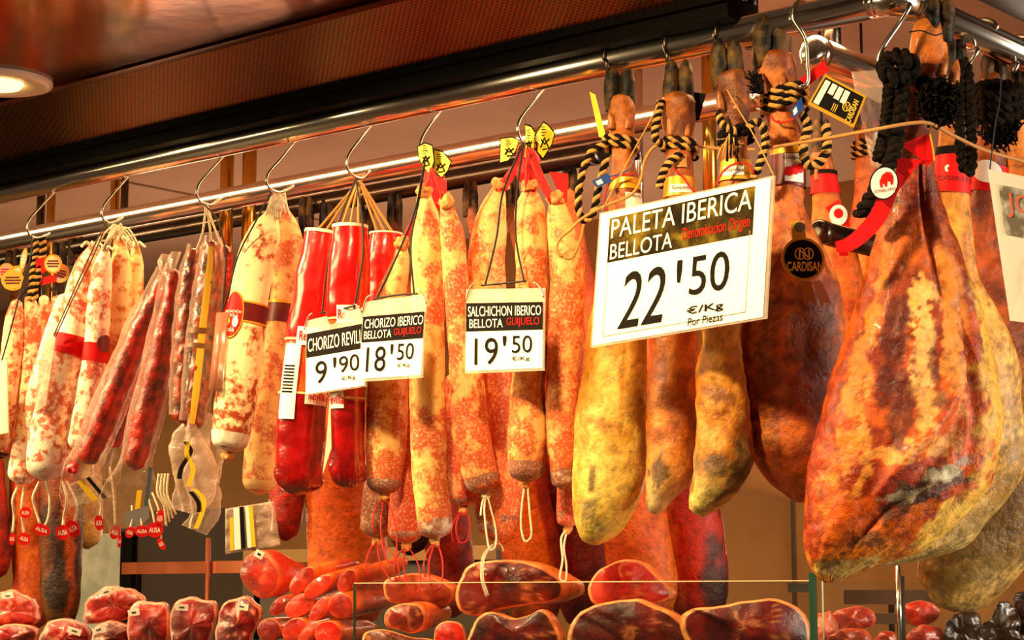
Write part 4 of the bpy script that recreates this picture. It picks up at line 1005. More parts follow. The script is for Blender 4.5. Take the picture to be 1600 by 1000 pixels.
def coil(t, x, y, hw, tt, turns=2, r=0.0052, tilt=0.0, mats=None):
    pts = []; N_ = 14*turns
    for k in range(N_+1):
        a = 2*PI*k/14; pts.append(atd(x+hw*math.cos(a), y+tilt*math.cos(a)+(k/14-turns/2)*r*2*F/tt*0.9, tt) - HV*(hw*tt/F*1.0*math.sin(a)))
    return obj('rope', twist(bmesh.new(), pts, r, 7*turns, n=60*turns), mats or [ROPET, ROPEB], t)
def ropeline(t, pts, tt, r=0.0055, turns=10, mats=None):
    return obj('rope', twist(bmesh.new(), [atd(p[0], p[1], tt+(p[2] if len(p) > 2 else 0)) for p in pts], r, turns), mats or [ROPET, ROPEB], t)
BR = [ROPEB, ROPEB]
# ---- shoulder hams on the front rail
GP = 'shoulder hams on the front rail'
def fhook(px, label, tip, side=-1, low=None):
    """hook laid over the front of the rail, its lower end at the trotter"""
    X = aty(px, 60, -RR).x; R = RR+0.004; r = 0.0036
    arc = [V((X, R*math.cos(math.radians(a)), ZR+R*math.sin(math.radians(a)))) for a in range(-30, 196, 15)]
    lo = [atd(x, y, tip) for x, y in low]
    o = obj('meat_hook', TB(arc+lo, r, 10, 60), plain('dark_hook', S(96, 84, 70), metal=1.0, rough=0.35), loc=arc[7]); return tag(o, label, 'hook', 'steel hooks on the front rail')
L_FAT = ((0.0, (96, 44, 14), (176, 96, 34)), (0.25, (120, 52, 14), (196, 106, 34)), (0.45, (186, 116, 34), (226, 166, 66)), (0.75, (214, 156, 56), (240, 200, 100)), (1.0, (206, 170, 70), (236, 206, 110)))
tP1 = ty(965, 300)-0.02
t, lf1 = ham('shoulder_ham', 'yellow fat covered ham at left of its row, hanging lowest under the big price sign',
  [(948, 158, 989, 158), (950, 190, 992, 190), (956, 238, 990, 238), (957, 262, 993, 262), (953, 310, 1000, 310), (943, 370, 1008, 370), (930, 440, 1012, 440), (916, 540, 1012, 540), (902, 620, 1012, 620), (896, 710, 1011, 710), (896, 780, 1003, 772), (899, 818, 985, 808), (907, 840, 966, 836), (916, 849, 948, 847), (924, 852, 938, 851)],
  tP1, 1.15, hamcol(L_FAT, [(-0.4, 0.93, 0.35, 0.05, (96, 84, 60), 0.75, 25), (-0.55, 0.84, 0.10, 0.018, (70, 44, 16), 0.8, 30), (-0.3, 0.72, 0.5, 0.012, (150, 84, 22), 0.7, 30), (0.2, 0.64, 0.06, 0.10, (170, 96, 30), 0.6, 25), (-0.9, 0.6, 0.25, 0.3, (206, 120, 36), 0.7, 14)]), GP, HAMM, 0.004, 14)
toes(t, 968, 166, 105, 49, tP1)
coil(t, 970, 228, 25, tP1, 2, tilt=6)
ropeline(t, [(948, 226, -0.02), (925, 236, -0.03), (908, 280, -0.035), (904, 325, -0.035), (912, 344, -0.03), (926, 334, -0.03), (936, 290, -0.025), (950, 240, -0.025)], tP1, turns=13)
obj('gold_band', lf1.band(0.19, 0.215, 0.003), GOLDF, t)
obj('paper_label', lf1.band(0.225, 0.29, 0.003, 0.3, 1.6, seg=12), PAPER, t); obj('lettering', lf1.text('Guijuelo', 0.232, 1.0, 0.026, 0.007, 0.0042), INK, t, smooth=False)
obj('red_cord', TB([atd(x, y, tP1-0.045) for x, y in ((990, 272), (965, 275), (950, 290), (944, 318), (950, 330))], 0.0016, 6, 24), REDSTR, t)
Qb = dquad((925, 283), (950, 270), (956, 284), (932, 293), tP1-0.05)
bt = obj('plastic_tag', Qb.rect(0, 0, 1, 1, 0.001, 0.003), BLUE, t, smooth=False, label='blue plastic tag'); obj('white_square', Qb.rect(0.15, 0.25, 0.5, 0.8, 0.0016), PAPER, bt, smooth=False)
obj('blue_cord', TB([atd(x, y, tP1-0.046) for x, y in ((950, 276), (968, 272), (985, 262), (992, 245))], 0.0012, 6, 16), BLUE, t)
yc = dquad((921, 143), (930, 148), (948, 218), (936, 214), tP1+0.01)
obj('yellow_card', yc.rect(0, 0, 1, 1, 0.001, 0.002), TAGY, t, smooth=False)
fhook(946, 'dark hook over the front rail holding the lowest hanging yellow ham', tP1, low=[(947, 96), (950, 112), (956, 118)])

L_BR = ((0.0, (96, 44, 14), (176, 100, 36)), (0.3, (110, 46, 14), (186, 92, 30)), (0.55, (150, 66, 18), (206, 116, 40)), (0.85, (150, 74, 26), (206, 126, 50)), (1.0, (120, 96, 70), (206, 170, 110)))
tP2 = ty(1055, 300)-0.015
t, lf2 = ham('shoulder_ham', 'slim brown ham between two yellower ones, under the middle of the big price sign',
  [(1034, 158, 1087, 160), (1035, 195, 1086, 195), (1041, 238, 1081, 238), (1041, 280, 1084, 280), (1036, 350, 1086, 350), (1028, 440, 1088, 440), (1019, 530, 1090, 530), (1010, 630, 1091, 630), (1009, 710, 1089, 700), (1009, 760, 1076, 755), (1011, 788, 1052, 780), (1016, 800, 1038, 796), (1021, 804, 1030, 803)],
  tP2, 1.25, hamcol(L_BR, [(-0.5, 0.9, 0.4, 0.05, (70, 62, 56), 0.8, 25), (-0.6, 0.98, 0.5, 0.03, (206, 176, 130), 0.8, 25), (-0.2, 0.6, 0.25, 0.12, (216, 130, 46), 0.6, 18)]), GP, HAMM, 0.005, 16)
toes(t, 1060, 168, 92, 48, tP2)
coil(t, 1062, 231, 25, tP2, 2, tilt=5)
ropeline(t, [(1038, 228, -0.02), (1024, 215, -0.03), (1028, 180, -0.03), (1033, 158, -0.02)], tP2, turns=7)
ropeline(t, [(1062, 240, -0.03), (1040, 262, -0.035), (1030, 292, -0.03)], tP2, turns=5)
obj('rope_end', lf2.mesh.__self__.band(0.155, 0.185, 0.004, 1.2, 2.4, seg=10), plain('frayed_rope', S(176, 130, 66), rough=0.9), t)
obj('gold_band', lf2.band(0.205, 0.25, 0.003), GOLDF, t)
obj('paper_label', lf2.band(0.225, 0.245, 0.0045, 0.9, 2.3, seg=12), PAPER, t); obj('lettering', lf2.text('Guijuelo', 0.234, 1.6, 0.026, 0.007, 0.0056), INK, t, smooth=False)
obj('red_cord', TB([atd(x, y, tP2-0.04) for x, y in ((1051, 262), (1066, 275), (1078, 292), (1086, 300))], 0.0016, 6, 16), REDSTR, t)
bc = dquad((1084, 144), (1103, 147), (1092, 188), (1083, 190), tP2+0.01)
obj('black_card', bc.rect(0, 0, 1, 1, 0.001, 0.002), INK, t, smooth=False)
fhook(1041, 'dark hook over the front rail holding the slim brown ham', tP2, low=[(1042, 84), (1045, 98), (1050, 104)])

tP3 = ty(1145, 300)-0.065
t, lf3 = ham('shoulder_ham', 'third ham from left under the big price sign, its mouldy end hooking right',
  [(1121, 124, 1168, 118), (1126, 160, 1172, 165), (1132, 205, 1168, 205), (1130, 245, 1170, 245), (1125, 290, 1172, 290), (1112, 380, 1168, 380), (1100, 460, 1162, 460), (1094, 522, 1160, 530), (1088, 594, 1168, 610), (1087, 660, 1176, 690), (1085, 716, 1177, 722), (1079, 772, 1156, 764), (1079, 794, 1128, 790), (1086, 804, 1110, 803), (1093, 808, 1102, 807)],
  tP3, 1.1, hamcol(((0.0, (96, 44, 14), (176, 96, 34)), (0.3, (120, 52, 14), (196, 106, 34)), (0.55, (196, 122, 36), (230, 168, 70)), (0.8, (176, 100, 30), (222, 150, 60)), (1.0, (130, 104, 50), (214, 184, 104))),
   [(-0.2, 0.73, 0.5, 0.03, (104, 52, 20), 0.7, 25), (-0.5, 0.88, 0.5, 0.035, (86, 70, 62), 0.75, 25), (-0.6, 0.96, 0.6, 0.05, (222, 200, 120), 0.7, 25), (0.55, 0.88, 0.4, 0.10, (150, 126, 70), 0.8, 40), (0.55, 0.88, 0.35, 0.08, (52, 40, 20), 0.6, 70)]), GP, HAMM, 0.006, 18)
toes(t, 1138, 130, 60, 50, tP3, lean=-4)
coil(t, 1150, 212, 24, tP3, 2, tilt=-4, mats=BR)
ropeline(t, [(1168, 200, -0.02), (1185, 190, -0.03), (1196, 215, -0.03), (1188, 255, -0.03), (1176, 282, -0.02)], tP3, turns=9)
ropeline(t, [(1150, 205, -0.03), (1130, 196, -0.035), (1122, 176, -0.03)], tP3, turns=4)
bm = bmesh.new()
for k in range(26):
    a = random.uniform(-1, 1); tubeb(bm, [atd(1142+3*a, 214, tP3-0.035), atd(1140+16*a, 222+random.uniform(-14, 14), tP3-0.045), atd(1138+22*a+random.uniform(-4, 4), 236+random.uniform(-18, 18), tP3-0.045)], 0.0012, 4, mi=k % 3 == 0)
obj('frayed_rope_end', bm, [ROPEB, ROPET], t)
obj('gold_band', lf3.band(0.205, 0.25, 0.003), GOLDF, t)
obj('paper_label', lf3.band(0.222, 0.242, 0.0045, 1.2, 2.5, seg=12), PAPER, t); obj('lettering', lf3.text('Guijuelo', 0.231, 1.85, 0.026, 0.007, 0.0056), INK, t, smooth=False)
obj('red_cord', TB([atd(x, y, tP3-0.04) for x, y in ((1118, 290), (1130, 268), (1148, 256), (1168, 256), (1178, 272))], 0.0016, 6, 20), REDSTR, t)
fhook(1121, 'dark hook over the front rail holding the ham whose end hooks right', tP3, low=[(1119, 62), (1121, 76), (1126, 84)])

tP4 = ty(1225, 300)+0.03
t, lf4 = ham('shoulder_ham', 'broad red brown ham bearing the black medal, right of the big price sign',
  [(1190, 92, 1243, 92), (1188, 130, 1248, 130), (1196, 175, 1246, 175), (1205, 215, 1254, 212), (1206, 260, 1256, 260), (1204, 310, 1258, 314), (1198, 360, 1270, 356), (1185, 420, 1296, 410), (1165, 480, 1316, 464), (1156, 540, 1324, 520), (1160, 620, 1328, 610), (1168, 690, 1322, 690), (1190, 740, 1302, 745), (1222, 768, 1288, 772), (1240, 782, 1270, 783), (1248, 785, 1262, 785)],
  tP4, 0.85, hamcol(((0.0, (130, 60, 18), (206, 120, 48)), (0.3, (130, 52, 16), (196, 96, 34)), (0.5, (136, 54, 14), (212, 108, 36)), (0.8, (140, 50, 12), (206, 98, 30)), (1.0, (150, 66, 24), (206, 120, 60))),
   [(-0.75, 0.62, 0.22, 0.25, (206, 120, 52), 0.8, 25), (0.2, 0.62, 0.5, 0.10, (66, 24, 10), 0.7, 14), (0.55, 0.78, 0.35, 0.12, (80, 28, 8), 0.6, 14), (-0.6, 0.72, 0.2, 0.2, (50, 26, 14), 0.5, 60), (0.3, 0.46, 0.6, 0.05, (196, 120, 60), 0.6, 35)]), GP, HAMM, 0.007, 16, dmax=0.058, n=120, seg=80)
toes(t, 1206, 100, 22, 60, tP4)
coil(t, 1226, 158, 33, tP4, 3, r=0.0058, tilt=-6)
ropeline(t, [(1246, 168, -0.03), (1262, 196, -0.03), (1255, 230, -0.03), (1262, 258, -0.03), (1280, 254, -0.03), (1292, 232, -0.03), (1290, 196, -0.02)], tP4, r=0.0065, turns=13)
bm = bmesh.new()
for k in range(40):
    a, b_ = random.uniform(-1, 1), random.uniform(-1, 1); tubeb(bm, [atd(1192, 146, tP4-0.03), atd(1184+8*a, 134+12*b_, tP4-0.04), atd(1180+14*a, 128+18*b_, tP4-0.04+0.02*a)], 0.0016, 4)
obj('frayed_rope_end', bm, ROPEB, t)
obj('red_cord', TB([atd(x, y, tP4-0.035) for x, y in ((1204, 180), (1212, 190), (1230, 190), (1248, 178), (1256, 168))], 0.0016, 6, 20), REDSTR, t)
Qb = dquad((1236, 172), (1252, 152), (1256, 170), (1240, 186), tP4-0.045)
bt = obj('plastic_tag', Qb.rect(0, 0, 1, 1, 0.001, 0.003), BLUE, t, smooth=False, label='blue plastic tag'); obj('white_square', Qb.rect(0.1, 0.2, 0.45, 0.75, 0.0016), PAPER, bt, smooth=False)
obj('gold_band', lf4.band(0.215, 0.235, 0.003), GOLDF, t)
obj('paper_label', lf4.band(0.235, 0.305, 0.003), MAROON, t, label='maroon paper band with white panel')
obj('white_panel', lf4.band(0.237, 0.298, 0.0042, 0.75, 1.85, seg=12), PAPER, t); obj('lettering', lf4.text('Guijuelo', 0.247, 1.3, 0.028, 0.007, 0.0054), INK, t, smooth=False)
for k in range(3): obj('red_drop', lf4.disc(0.277-0.004*k, 1.62-0.3*k, 0.007, 0.005, 0.0056), RED, t)
# medal
Qm = dquad((1219, 372), (1291, 372), (1291, 440), (1219, 440), tP4-0.10)
t = thing('medal', 'black oval medal with gold rim and cream lettering, on the broad red brown ham', 'label', Qm.c[0])
egg = lambda k, e, th=0.0: Qm.poly([(0.5+k*(0.47*math.cos(a)+0.03*math.sin(a)), 0.48+k*(0.5*math.sin(a))) for a in [2*PI*i/40 for i in range(40)]], e, th)
obj('rim', egg(1.0, 0.0, 0.004), GOLDF, t, smooth=False); obj('face', egg(0.88, 0.0012), INK, t, smooth=False)
obj('tab', dquad((1236, 346), (1256, 346), (1260, 376), (1238, 380), tP4-0.097).rect(0, 0, 1, 1, 0.001, 0.003), GOLDF, t, smooth=False)
sn = dquad((1240, 347), (1258, 347), (1258, 363), (1240, 363), tP4-0.099); obj('snap_button', sn.disc(0.5, 0.5, 0.5, 0.5, 0.003, 0.003), STEEL, t, smooth=False)
obj('lettering', Qm.text('CARDISAN', 0.14, 0.54, 0.92, 0.76, 0.002, 0.02), INKG, t, smooth=False)
obj('lettering', Qm.text('N', 0.40, 0.26, 0.64, 0.46, 0.002, 0.0), INKG, t, smooth=False)
ring_ = lambda cx: TB([Qm.p(cx+0.11*math.cos(2*PI*k/24), 0.36+0.13*math.sin(2*PI*k/24), 0.002) for k in range(25)], 0.0008, 5)
obj('emblem', ring_(0.43), INKG, t); obj('emblem', ring_(0.60), INKG, t)
for pts, mm in ((((1249, 438), (1267, 440), (1277, 480), (1266, 470), (1258, 480)), plain('gold_ribbon', S(170, 110, 40), rough=0.4)), (((1270, 440), (1282, 438), (1300, 476), (1288, 472), (1284, 484)), plain('striped_ribbon', S(200, 150, 110), rough=0.4))):
    bm = bmesh.new(); vs = [bm.verts.new(atd(x, y, tP4-0.092)) for x, y in pts]; bm.faces.new(vs); o = obj('ribbon_tail', bm, mm, t, smooth=False); s_ = o.modifiers.new('s', 'SOLIDIFY'); s_.thickness = 0.0012
# hook and rectangular tag
X = aty(1254, 20, 0.0).x
arc = [V((X, (RR+0.0035)*math.cos(math.radians(a)), ZR+(RR+0.0035)*math.sin(math.radians(a)))) for a in range(0, 196, 15)]
o = obj('meat_hook', TB(arc+[atd(x, y, tP4-0.045) for x, y in ((1258, 62), (1262, 105), (1263, 124), (1258, 134), (1248, 136))], 0.003, 10, 60), STEEL, loc=arc[6]); tag(o, 'long steel hook running down to the coiled rope left of the black and gold card', 'hook', 'steel hooks on the front rail')
tK = tP4-0.05
Qc = dquad((1289, 116), (1354, 150), (1334, 200), (1262, 163), tK)
t = thing('brand_card', 'black card with gold border and cream bars, tied near the chrome end cap', 'label', Qc.c[0])
obj('board', Qc.rect(0, 0, 1, 1, 0.0, 0.002), GOLDF, t, smooth=False); obj('face', Qc.rect(0.04, 0.07, 0.95, 0.9, 0.0008), INK, t, smooth=False)
for u0, u1, v1 in ((0.07, 0.19, 0.88), (0.23, 0.35, 0.45), (0.38, 0.50, 0.5), (0.53, 0.65, 0.52)):
    obj('cream_bar', Qc.rect(u0, 0.13, u1, v1, 0.0016), INKW, t, smooth=False)
obj('lettering', Quad(Qc.p(0.78, 0.95), Qc.p(0.78, 0.25), Qc.p(0.90, 0.25), Qc.p(0.90, 0.95)).text('CARDISAN', 0.0, 0.0, 1.0, 1.0, -0.002 if False else 0.002, 0.02), INKG, t, smooth=False)
obj('emblem', TB([Qc.p(0.70+0.075*math.cos(2*PI*k/20), 0.55+0.13*math.sin(2*PI*k/20), 0.0016) for k in range(21)], 0.0008, 5), INKG, t)
obj('lettering', Qc.text('N', 0.665, 0.46, 0.735, 0.64, 0.002), INKG, t, smooth=False)
bm = bmesh.new()
for k in range(3): tubeb(bm, [Qc.p(0.45+0.04*k, 0.62, 0.0016), Qc.p(0.45+0.04*k, 0.86, 0.0016)], 0.0006, 4)
obj('fine_print', bm, INKG, t)
Qr = dquad((1249, 124), (1288, 94), (1295, 110), (1262, 134), tK+0.012)
o = obj('red_ribbon', Qr.rect(0, 0, 1, 1, 0.0, 0.001), RED, loc=Qr.c[0], smooth=False); tag(o, 'red ribbon end behind the black and gold card', 'ribbon')

# ---- big hams on the side rail
GJ = 'big hams on the side rail'
tJ = 2.765
def jdisp(co, v, si, p):
    d = 0
    if si > 0:
        d -= 0.014*math.exp(-((co-0.30-0.5*(v-0.35))/0.13)**2)*sm(0.20, 0.30, v)*sm(0.58, 0.42, v)     # crease down the shank
        d -= 0.010*math.exp(-((v-0.80+0.22*co)/0.04)**2)*sm(-0.55, -0.2, co)*sm(0.75, 0.4, co)          # hollow at the hip joint
        d += 0.010*math.exp(-((v-0.74+0.22*co)/0.03)**2)*sm(-0.5, -0.2, co)*sm(0.6, 0.3, co)
        d -= 0.012*math.exp(-((co-0.66-0.05*math.sin(9*v))/0.06)**2)*sm(0.45, 0.6, v)
        d += 0.006*fbm(V((co*2.2, v*3.0, 1)), 3)*sm(0.25, 0.5, v)
        d += 0.0012*fbm(p*70, 3)*sm(0.3, 0.5, v)
    return d
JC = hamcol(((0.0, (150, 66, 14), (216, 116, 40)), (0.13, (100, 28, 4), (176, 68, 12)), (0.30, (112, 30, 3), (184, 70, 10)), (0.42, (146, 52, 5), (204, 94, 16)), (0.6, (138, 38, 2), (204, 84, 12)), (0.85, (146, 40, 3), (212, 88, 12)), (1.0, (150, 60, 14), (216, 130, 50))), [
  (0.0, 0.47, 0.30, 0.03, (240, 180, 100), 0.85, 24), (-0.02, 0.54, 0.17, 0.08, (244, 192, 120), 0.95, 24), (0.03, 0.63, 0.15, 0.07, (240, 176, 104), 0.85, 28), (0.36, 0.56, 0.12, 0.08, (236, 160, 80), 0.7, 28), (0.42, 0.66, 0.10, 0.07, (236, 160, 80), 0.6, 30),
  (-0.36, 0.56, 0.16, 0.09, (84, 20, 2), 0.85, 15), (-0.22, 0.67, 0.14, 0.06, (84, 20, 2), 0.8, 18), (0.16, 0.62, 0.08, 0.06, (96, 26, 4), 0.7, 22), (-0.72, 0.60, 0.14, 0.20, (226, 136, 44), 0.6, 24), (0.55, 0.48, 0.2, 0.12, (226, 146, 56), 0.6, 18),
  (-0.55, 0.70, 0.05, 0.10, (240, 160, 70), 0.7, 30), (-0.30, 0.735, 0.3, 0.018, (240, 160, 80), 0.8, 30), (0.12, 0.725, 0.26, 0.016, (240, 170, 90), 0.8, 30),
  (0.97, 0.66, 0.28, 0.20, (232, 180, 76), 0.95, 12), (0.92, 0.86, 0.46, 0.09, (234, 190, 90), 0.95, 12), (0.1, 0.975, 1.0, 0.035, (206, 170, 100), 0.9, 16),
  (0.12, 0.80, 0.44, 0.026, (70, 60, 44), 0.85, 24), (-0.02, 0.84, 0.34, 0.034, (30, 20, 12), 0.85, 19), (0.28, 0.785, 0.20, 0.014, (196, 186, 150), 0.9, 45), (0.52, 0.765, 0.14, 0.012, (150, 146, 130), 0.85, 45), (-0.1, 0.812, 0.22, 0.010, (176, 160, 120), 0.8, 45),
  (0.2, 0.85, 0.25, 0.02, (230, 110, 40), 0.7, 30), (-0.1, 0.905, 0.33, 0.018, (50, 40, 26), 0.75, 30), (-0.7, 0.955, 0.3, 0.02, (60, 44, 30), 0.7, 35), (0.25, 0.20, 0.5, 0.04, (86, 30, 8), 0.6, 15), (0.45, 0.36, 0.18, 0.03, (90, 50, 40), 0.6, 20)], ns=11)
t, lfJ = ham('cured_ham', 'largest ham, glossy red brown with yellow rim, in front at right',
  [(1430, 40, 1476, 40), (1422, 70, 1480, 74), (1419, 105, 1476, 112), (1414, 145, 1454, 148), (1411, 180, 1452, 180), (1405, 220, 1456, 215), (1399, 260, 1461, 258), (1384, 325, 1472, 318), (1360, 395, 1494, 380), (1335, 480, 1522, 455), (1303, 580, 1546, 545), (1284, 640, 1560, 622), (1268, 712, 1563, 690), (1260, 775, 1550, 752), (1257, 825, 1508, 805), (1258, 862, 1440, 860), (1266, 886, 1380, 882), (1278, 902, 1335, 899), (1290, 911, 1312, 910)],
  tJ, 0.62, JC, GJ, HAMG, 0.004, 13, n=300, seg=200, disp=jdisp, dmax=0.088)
toes(t, 1466, 60, -6, 46, tJ, lean=4, claws=False)
for x, y, lx in ((1470, 100, 8), (1490, 110, 6)):
    rows = []
    for k, r in ((0, 9), (0.4, 8), (0.8, 4), (1, 0.6)):
        c = atd(x+lx*k, y+18-36*k, tJ-0.03); q_ = r*tJ/F; rows.append((c, RV*q_, -HV*q_))
    obj('dewclaw', Loft(rows, 16, 14).mesh(0.0008, 70), CLAWM, t)
obj('wire', TB([atd(x, y, tJ-0.04) for x, y in ((1420, 50), (1440, 48), (1462, 55), (1484, 46))], 0.001, 6, 20), BLACK, t)
obj('wire', TB([atd(x, y, tJ-0.035) for x, y in ((1408, 184), (1425, 180), (1440, 182), (1454, 190))], 0.001, 6, 20), BLACK, t)
# black rope with knot and fuzzy end
t2 = thing('black_rope', 'thick black rope knotted round the trotter of the largest ham', 'rope', atd(1405, 100, tJ-0.05))
BROPE = noisy('worn_black_rope', S(10, 7, 5), S(34, 25, 18), 130, bs=1.0, bd=0.004, rough=0.95, spec=0.1)
obj('strand', twist(bmesh.new(), [atd(x, y, tJ+d) for x, y, d in ((1412, 96, -0.05), (1411, 140, -0.055), (1405, 190, -0.055), (1396, 240, -0.06), (1372, 290, -0.065), (1350, 325, -0.06), (1343, 336, -0.05))], 0.0095, 8), [BROPE, BROPE], t2)
obj('knot_loop', twist(bmesh.new(), [atd(1404+22*math.cos(a), 106+19*math.sin(a), tJ-0.055+0.012*math.sin(2*a)) for a in [2*PI*k/16 for k in range(17)]], 0.0105, 5), [BROPE, BROPE], t2)
obj('strand', twist(bmesh.new(), [atd(x, y, tJ+d) for x, y, d in ((1392, 110, -0.03), (1388, 160, -0.03), (1384, 200, -0.03), (1372, 250, -0.03))], 0.0085, 7), [BROPE, BROPE], t2)
bm = bmesh.new()
for k in range(420):
    a = random.uniform(0, 2*PI); rr_ = math.sqrt(random.random()); x0, y0 = 1466+30*rr_*math.cos(a), 158+34*rr_*math.sin(a)
    pts = [atd(x0, y0, tJ-0.045+random.uniform(-0.02, 0.02)), atd(x0+random.uniform(-9, 9), y0+random.uniform(-9, 9), tJ-0.055), atd(x0+random.uniform(-14, 14), y0+random.uniform(-12, 14), tJ-0.05+random.uniform(-0.02, 0.02))]
    tubeb(bm, pts, 0.0017, 4, caps=False)
obj('frayed_end', bm, BROPE, t2)
lc, tt_ = sloft([(1442, 130, 14), (1466, 150, 24), (1472, 180, 22)], 0, t0=tJ-0.035, n=20, seg=18, flat=0.7); obj('frayed_core', lc.mesh(0.004, 60), BROPE, t2)
# hook to the black rope
XH = 0.0
ph = atx(1420, 5, XH)
arc = [V((XH+(RR+0.004)*math.cos(math.radians(a)), ph.y, ZR+(RR+0.004)*math.sin(math.radians(a)))) for a in range(-20, 181, 20)]
o = obj('meat_hook', TB([V((-(RR+0.004)*0+XH+(RR+0.004)*math.cos(math.radians(a)), ph.y, ZR+(RR+0.004)*math.sin(math.radians(a)))) for a in range(0, 181, 20)] + [atd(x, y, tJ-0.04) for x, y in ((1422, 8), (1404, 38), (1381, 72), (1373, 92), (1377, 108), (1388, 118), (1400, 116))], 0.0035, 10, 60), STEEL, loc=ph); tag(o, 'bright steel hook at the rail corner, its bend holding the knotted black rope', 'hook', 'steel hooks on the side rail')
# red ribbon with round seal
t3 = thing('ribbon_seal', 'red ribbon with a round white seal tied on the largest ham', 'label', atd(1430, 240, tJ-0.06))
JB = lfJ
def strip3(name, pts, wpx, t0, m, parent, dz=0.0):
    q_ = cr([tuple(p)+(w,) for p, w in zip(pts, wpx)], 24); bm = bmesh.new(); vs = []
    for i, (x, y, d, w) in enumerate(q_):
        a, b_ = q_[max(i-1, 0)], q_[min(i+1, len(q_)-1)]; dx, dy = b_[0]-a[0], b_[1]-a[1]; L_ = math.hypot(dx, dy) or 1
        nx, ny = -dy/L_*w/2, dx/L_*w/2
        vs.append((bm.verts.new(atd(x+nx, y+ny, t0+d)), bm.verts.new(atd(x-nx, y-ny, t0+d))))
    for a, b_ in zip(vs, vs[1:]): bm.faces.new((a[0], a[1], b_[1], b_[0]))
    o = obj(name, bm, m, parent, smooth=False); s_ = o.modifiers.new('s', 'SOLIDIFY'); s_.thickness = 0.0008; return o
strip3('ribbon_tail', [(1402, 270, -0.055), (1388, 300, -0.065), (1374, 334, -0.07), (1352, 362, -0.075), (1326, 382, -0.08), (1306, 386, -0.08)], [26, 27, 27, 25, 22, 17], tJ, RED, t3)
bm = bmesh.new(); vs = [bm.verts.new(atd(x, y, tJ-0.052-0.004*(i % 2))) for i, (x, y) in enumerate(((1406, 226), (1452, 208), (1458, 250), (1452, 258), (1436, 256), (1402, 300), (1400, 246), (1440, 250)))]
bm.faces.new((vs[0], vs[1], vs[2], vs[7])); bm.faces.new((vs[2], vs[3], vs[4], vs[7])); bm.faces.new((vs[7], vs[4], vs[5], vs[6]))
o = obj('ribbon_bow', bm, RED, t3, smooth=False); s_ = o.modifiers.new('s', 'SOLIDIFY'); s_.thickness = 0.001
Qs = dquad((1359, 264), (1402, 258), (1404, 308), (1360, 314), tJ-0.083)
obj('seal_rim', Qs.disc(0.5, 0.5, 0.52, 0.52, -0.0006, 0.003), INK, t3, smooth=False); obj('seal_face', Qs.disc(0.5, 0.5, 0.48, 0.48, 0.0006), PAPER, t3, smooth=False)
obj('emblem', Qs.poly([(0.36, 0.62), (0.34, 0.42), (0.44, 0.24), (0.6, 0.16), (0.76, 0.2), (0.84, 0.34), (0.82, 0.56), (0.74, 0.6), (0.72, 0.48), (0.62, 0.46), (0.6, 0.62), (0.52, 0.62), (0.5, 0.5), (0.44, 0.52), (0.44, 0.64)], 0.0012), INKR, t3, smooth=False)
obj('lettering', Qs.text('JOSELITO', 0.12, 0.68, 0.92, 0.80, 0.0014, 0.01), plain('dim_red_ink', S(140, 60, 44)), t3, smooth=False)
obj('gold_edge', TB([atd(x, y, tJ-0.06) for x, y in ((1452, 206), (1457, 228), (1460, 252))], 0.0012, 6, 12), GOLDF, t3)
# clear bag beside the black rope
Qp = dquad((1330, 112), (1392, 108), (1384, 262), (1362, 262), tP4-0.02)
t = thing('clear_sleeve', 'clear plastic sleeve with a dark card inside, left of the black rope', 'bag', Qp.c[0])
bm = bmesh.new(); gv = [[bm.verts.new(Qp.p(i/8, j/12, 0.004*fbm(V((i*0.5, j*0.4, 8))))) for i in range(9)] for j in range(13)]
for j in range(12):
    for i in range(8): bm.faces.new((gv[j][i], gv[j+1][i], gv[j+1][i+1], gv[j][i+1]))
o = obj('film', bm, GREYBAG, t); s_ = o.modifiers.new('s', 'SOLIDIFY'); s_.thickness = 0.0005
obj('dark_card', Qp.rect(0.32, 0.17, 1.0, 0.62, -0.006, 0.001), plain('dark_brown_card', S(44, 20, 12), rough=0.4), t, smooth=False)
obj('red_panel', Qp.rect(0.45, 0.52, 0.75, 0.62, -0.0045), RED, t, smooth=False)

tK2 = 2.955
FAT = ((0.0, (176, 96, 30), (222, 140, 60)), (0.25, (196, 110, 30), (226, 150, 60)), (0.5, (206, 140, 56), (236, 184, 96)), (0.8, (210, 160, 76), (238, 200, 120)), (1.0, (190, 156, 90), (230, 200, 130)))
t, lfK = ham('cured_ham', 'pale yellow fat covered ham right behind the largest one',
  [(1478, 110, 1506, 112), (1476, 150, 1508, 150), (1470, 200, 1506, 200), (1464, 245, 1512, 245), (1462, 290, 1514, 295), (1468, 335, 1519, 335), (1472, 432, 1530, 432), (1478, 490, 1560, 488), (1476, 552, 1585, 552), (1470, 626, 1596, 626), (1455, 736, 1600, 736), (1420, 810, 1550, 806), (1390, 850, 1506, 855), (1370, 872, 1432, 878), (1372, 882, 1395, 884)],
  tK2, 0.7, hamcol(FAT, [(0.7, 0.75, 0.4, 0.2, (110, 86, 50), 0.55, 70), (0.5, 0.9, 0.6, 0.08, (120, 96, 60), 0.5, 60), (0.4, 0.33, 0.5, 0.05, (150, 74, 24), 0.5, 20)]), GJ, HAMG, 0.005, 14, n=120, seg=72, dmax=0.07)
toes(t, 1494, 120, 20, 30, tK2, claws=False)
obj('paper_band', lfK.band(0.165, 0.235, 0.002), RED, t); obj('black_cap', lfK.band(0.15, 0.165, 0.0025), INK, t); obj('lettering', lfK.text('JOSELITO', 0.212, 1.45, 0.06, 0.008, 0.0036), plain('dark_red_ink', S(120, 6, 8)), t, smooth=False)
obj('wire', TB([atd(x, y, tK2-0.06) for x, y in ((1480, 268), (1478, 262), (1482, 258))], 0.002, 6, 8), PAPER, t)
t2 = thing('black_rope', 'black rope loop hanging between the fat covered ham and the next', 'rope', atd(1508, 110, tK2-0.05))
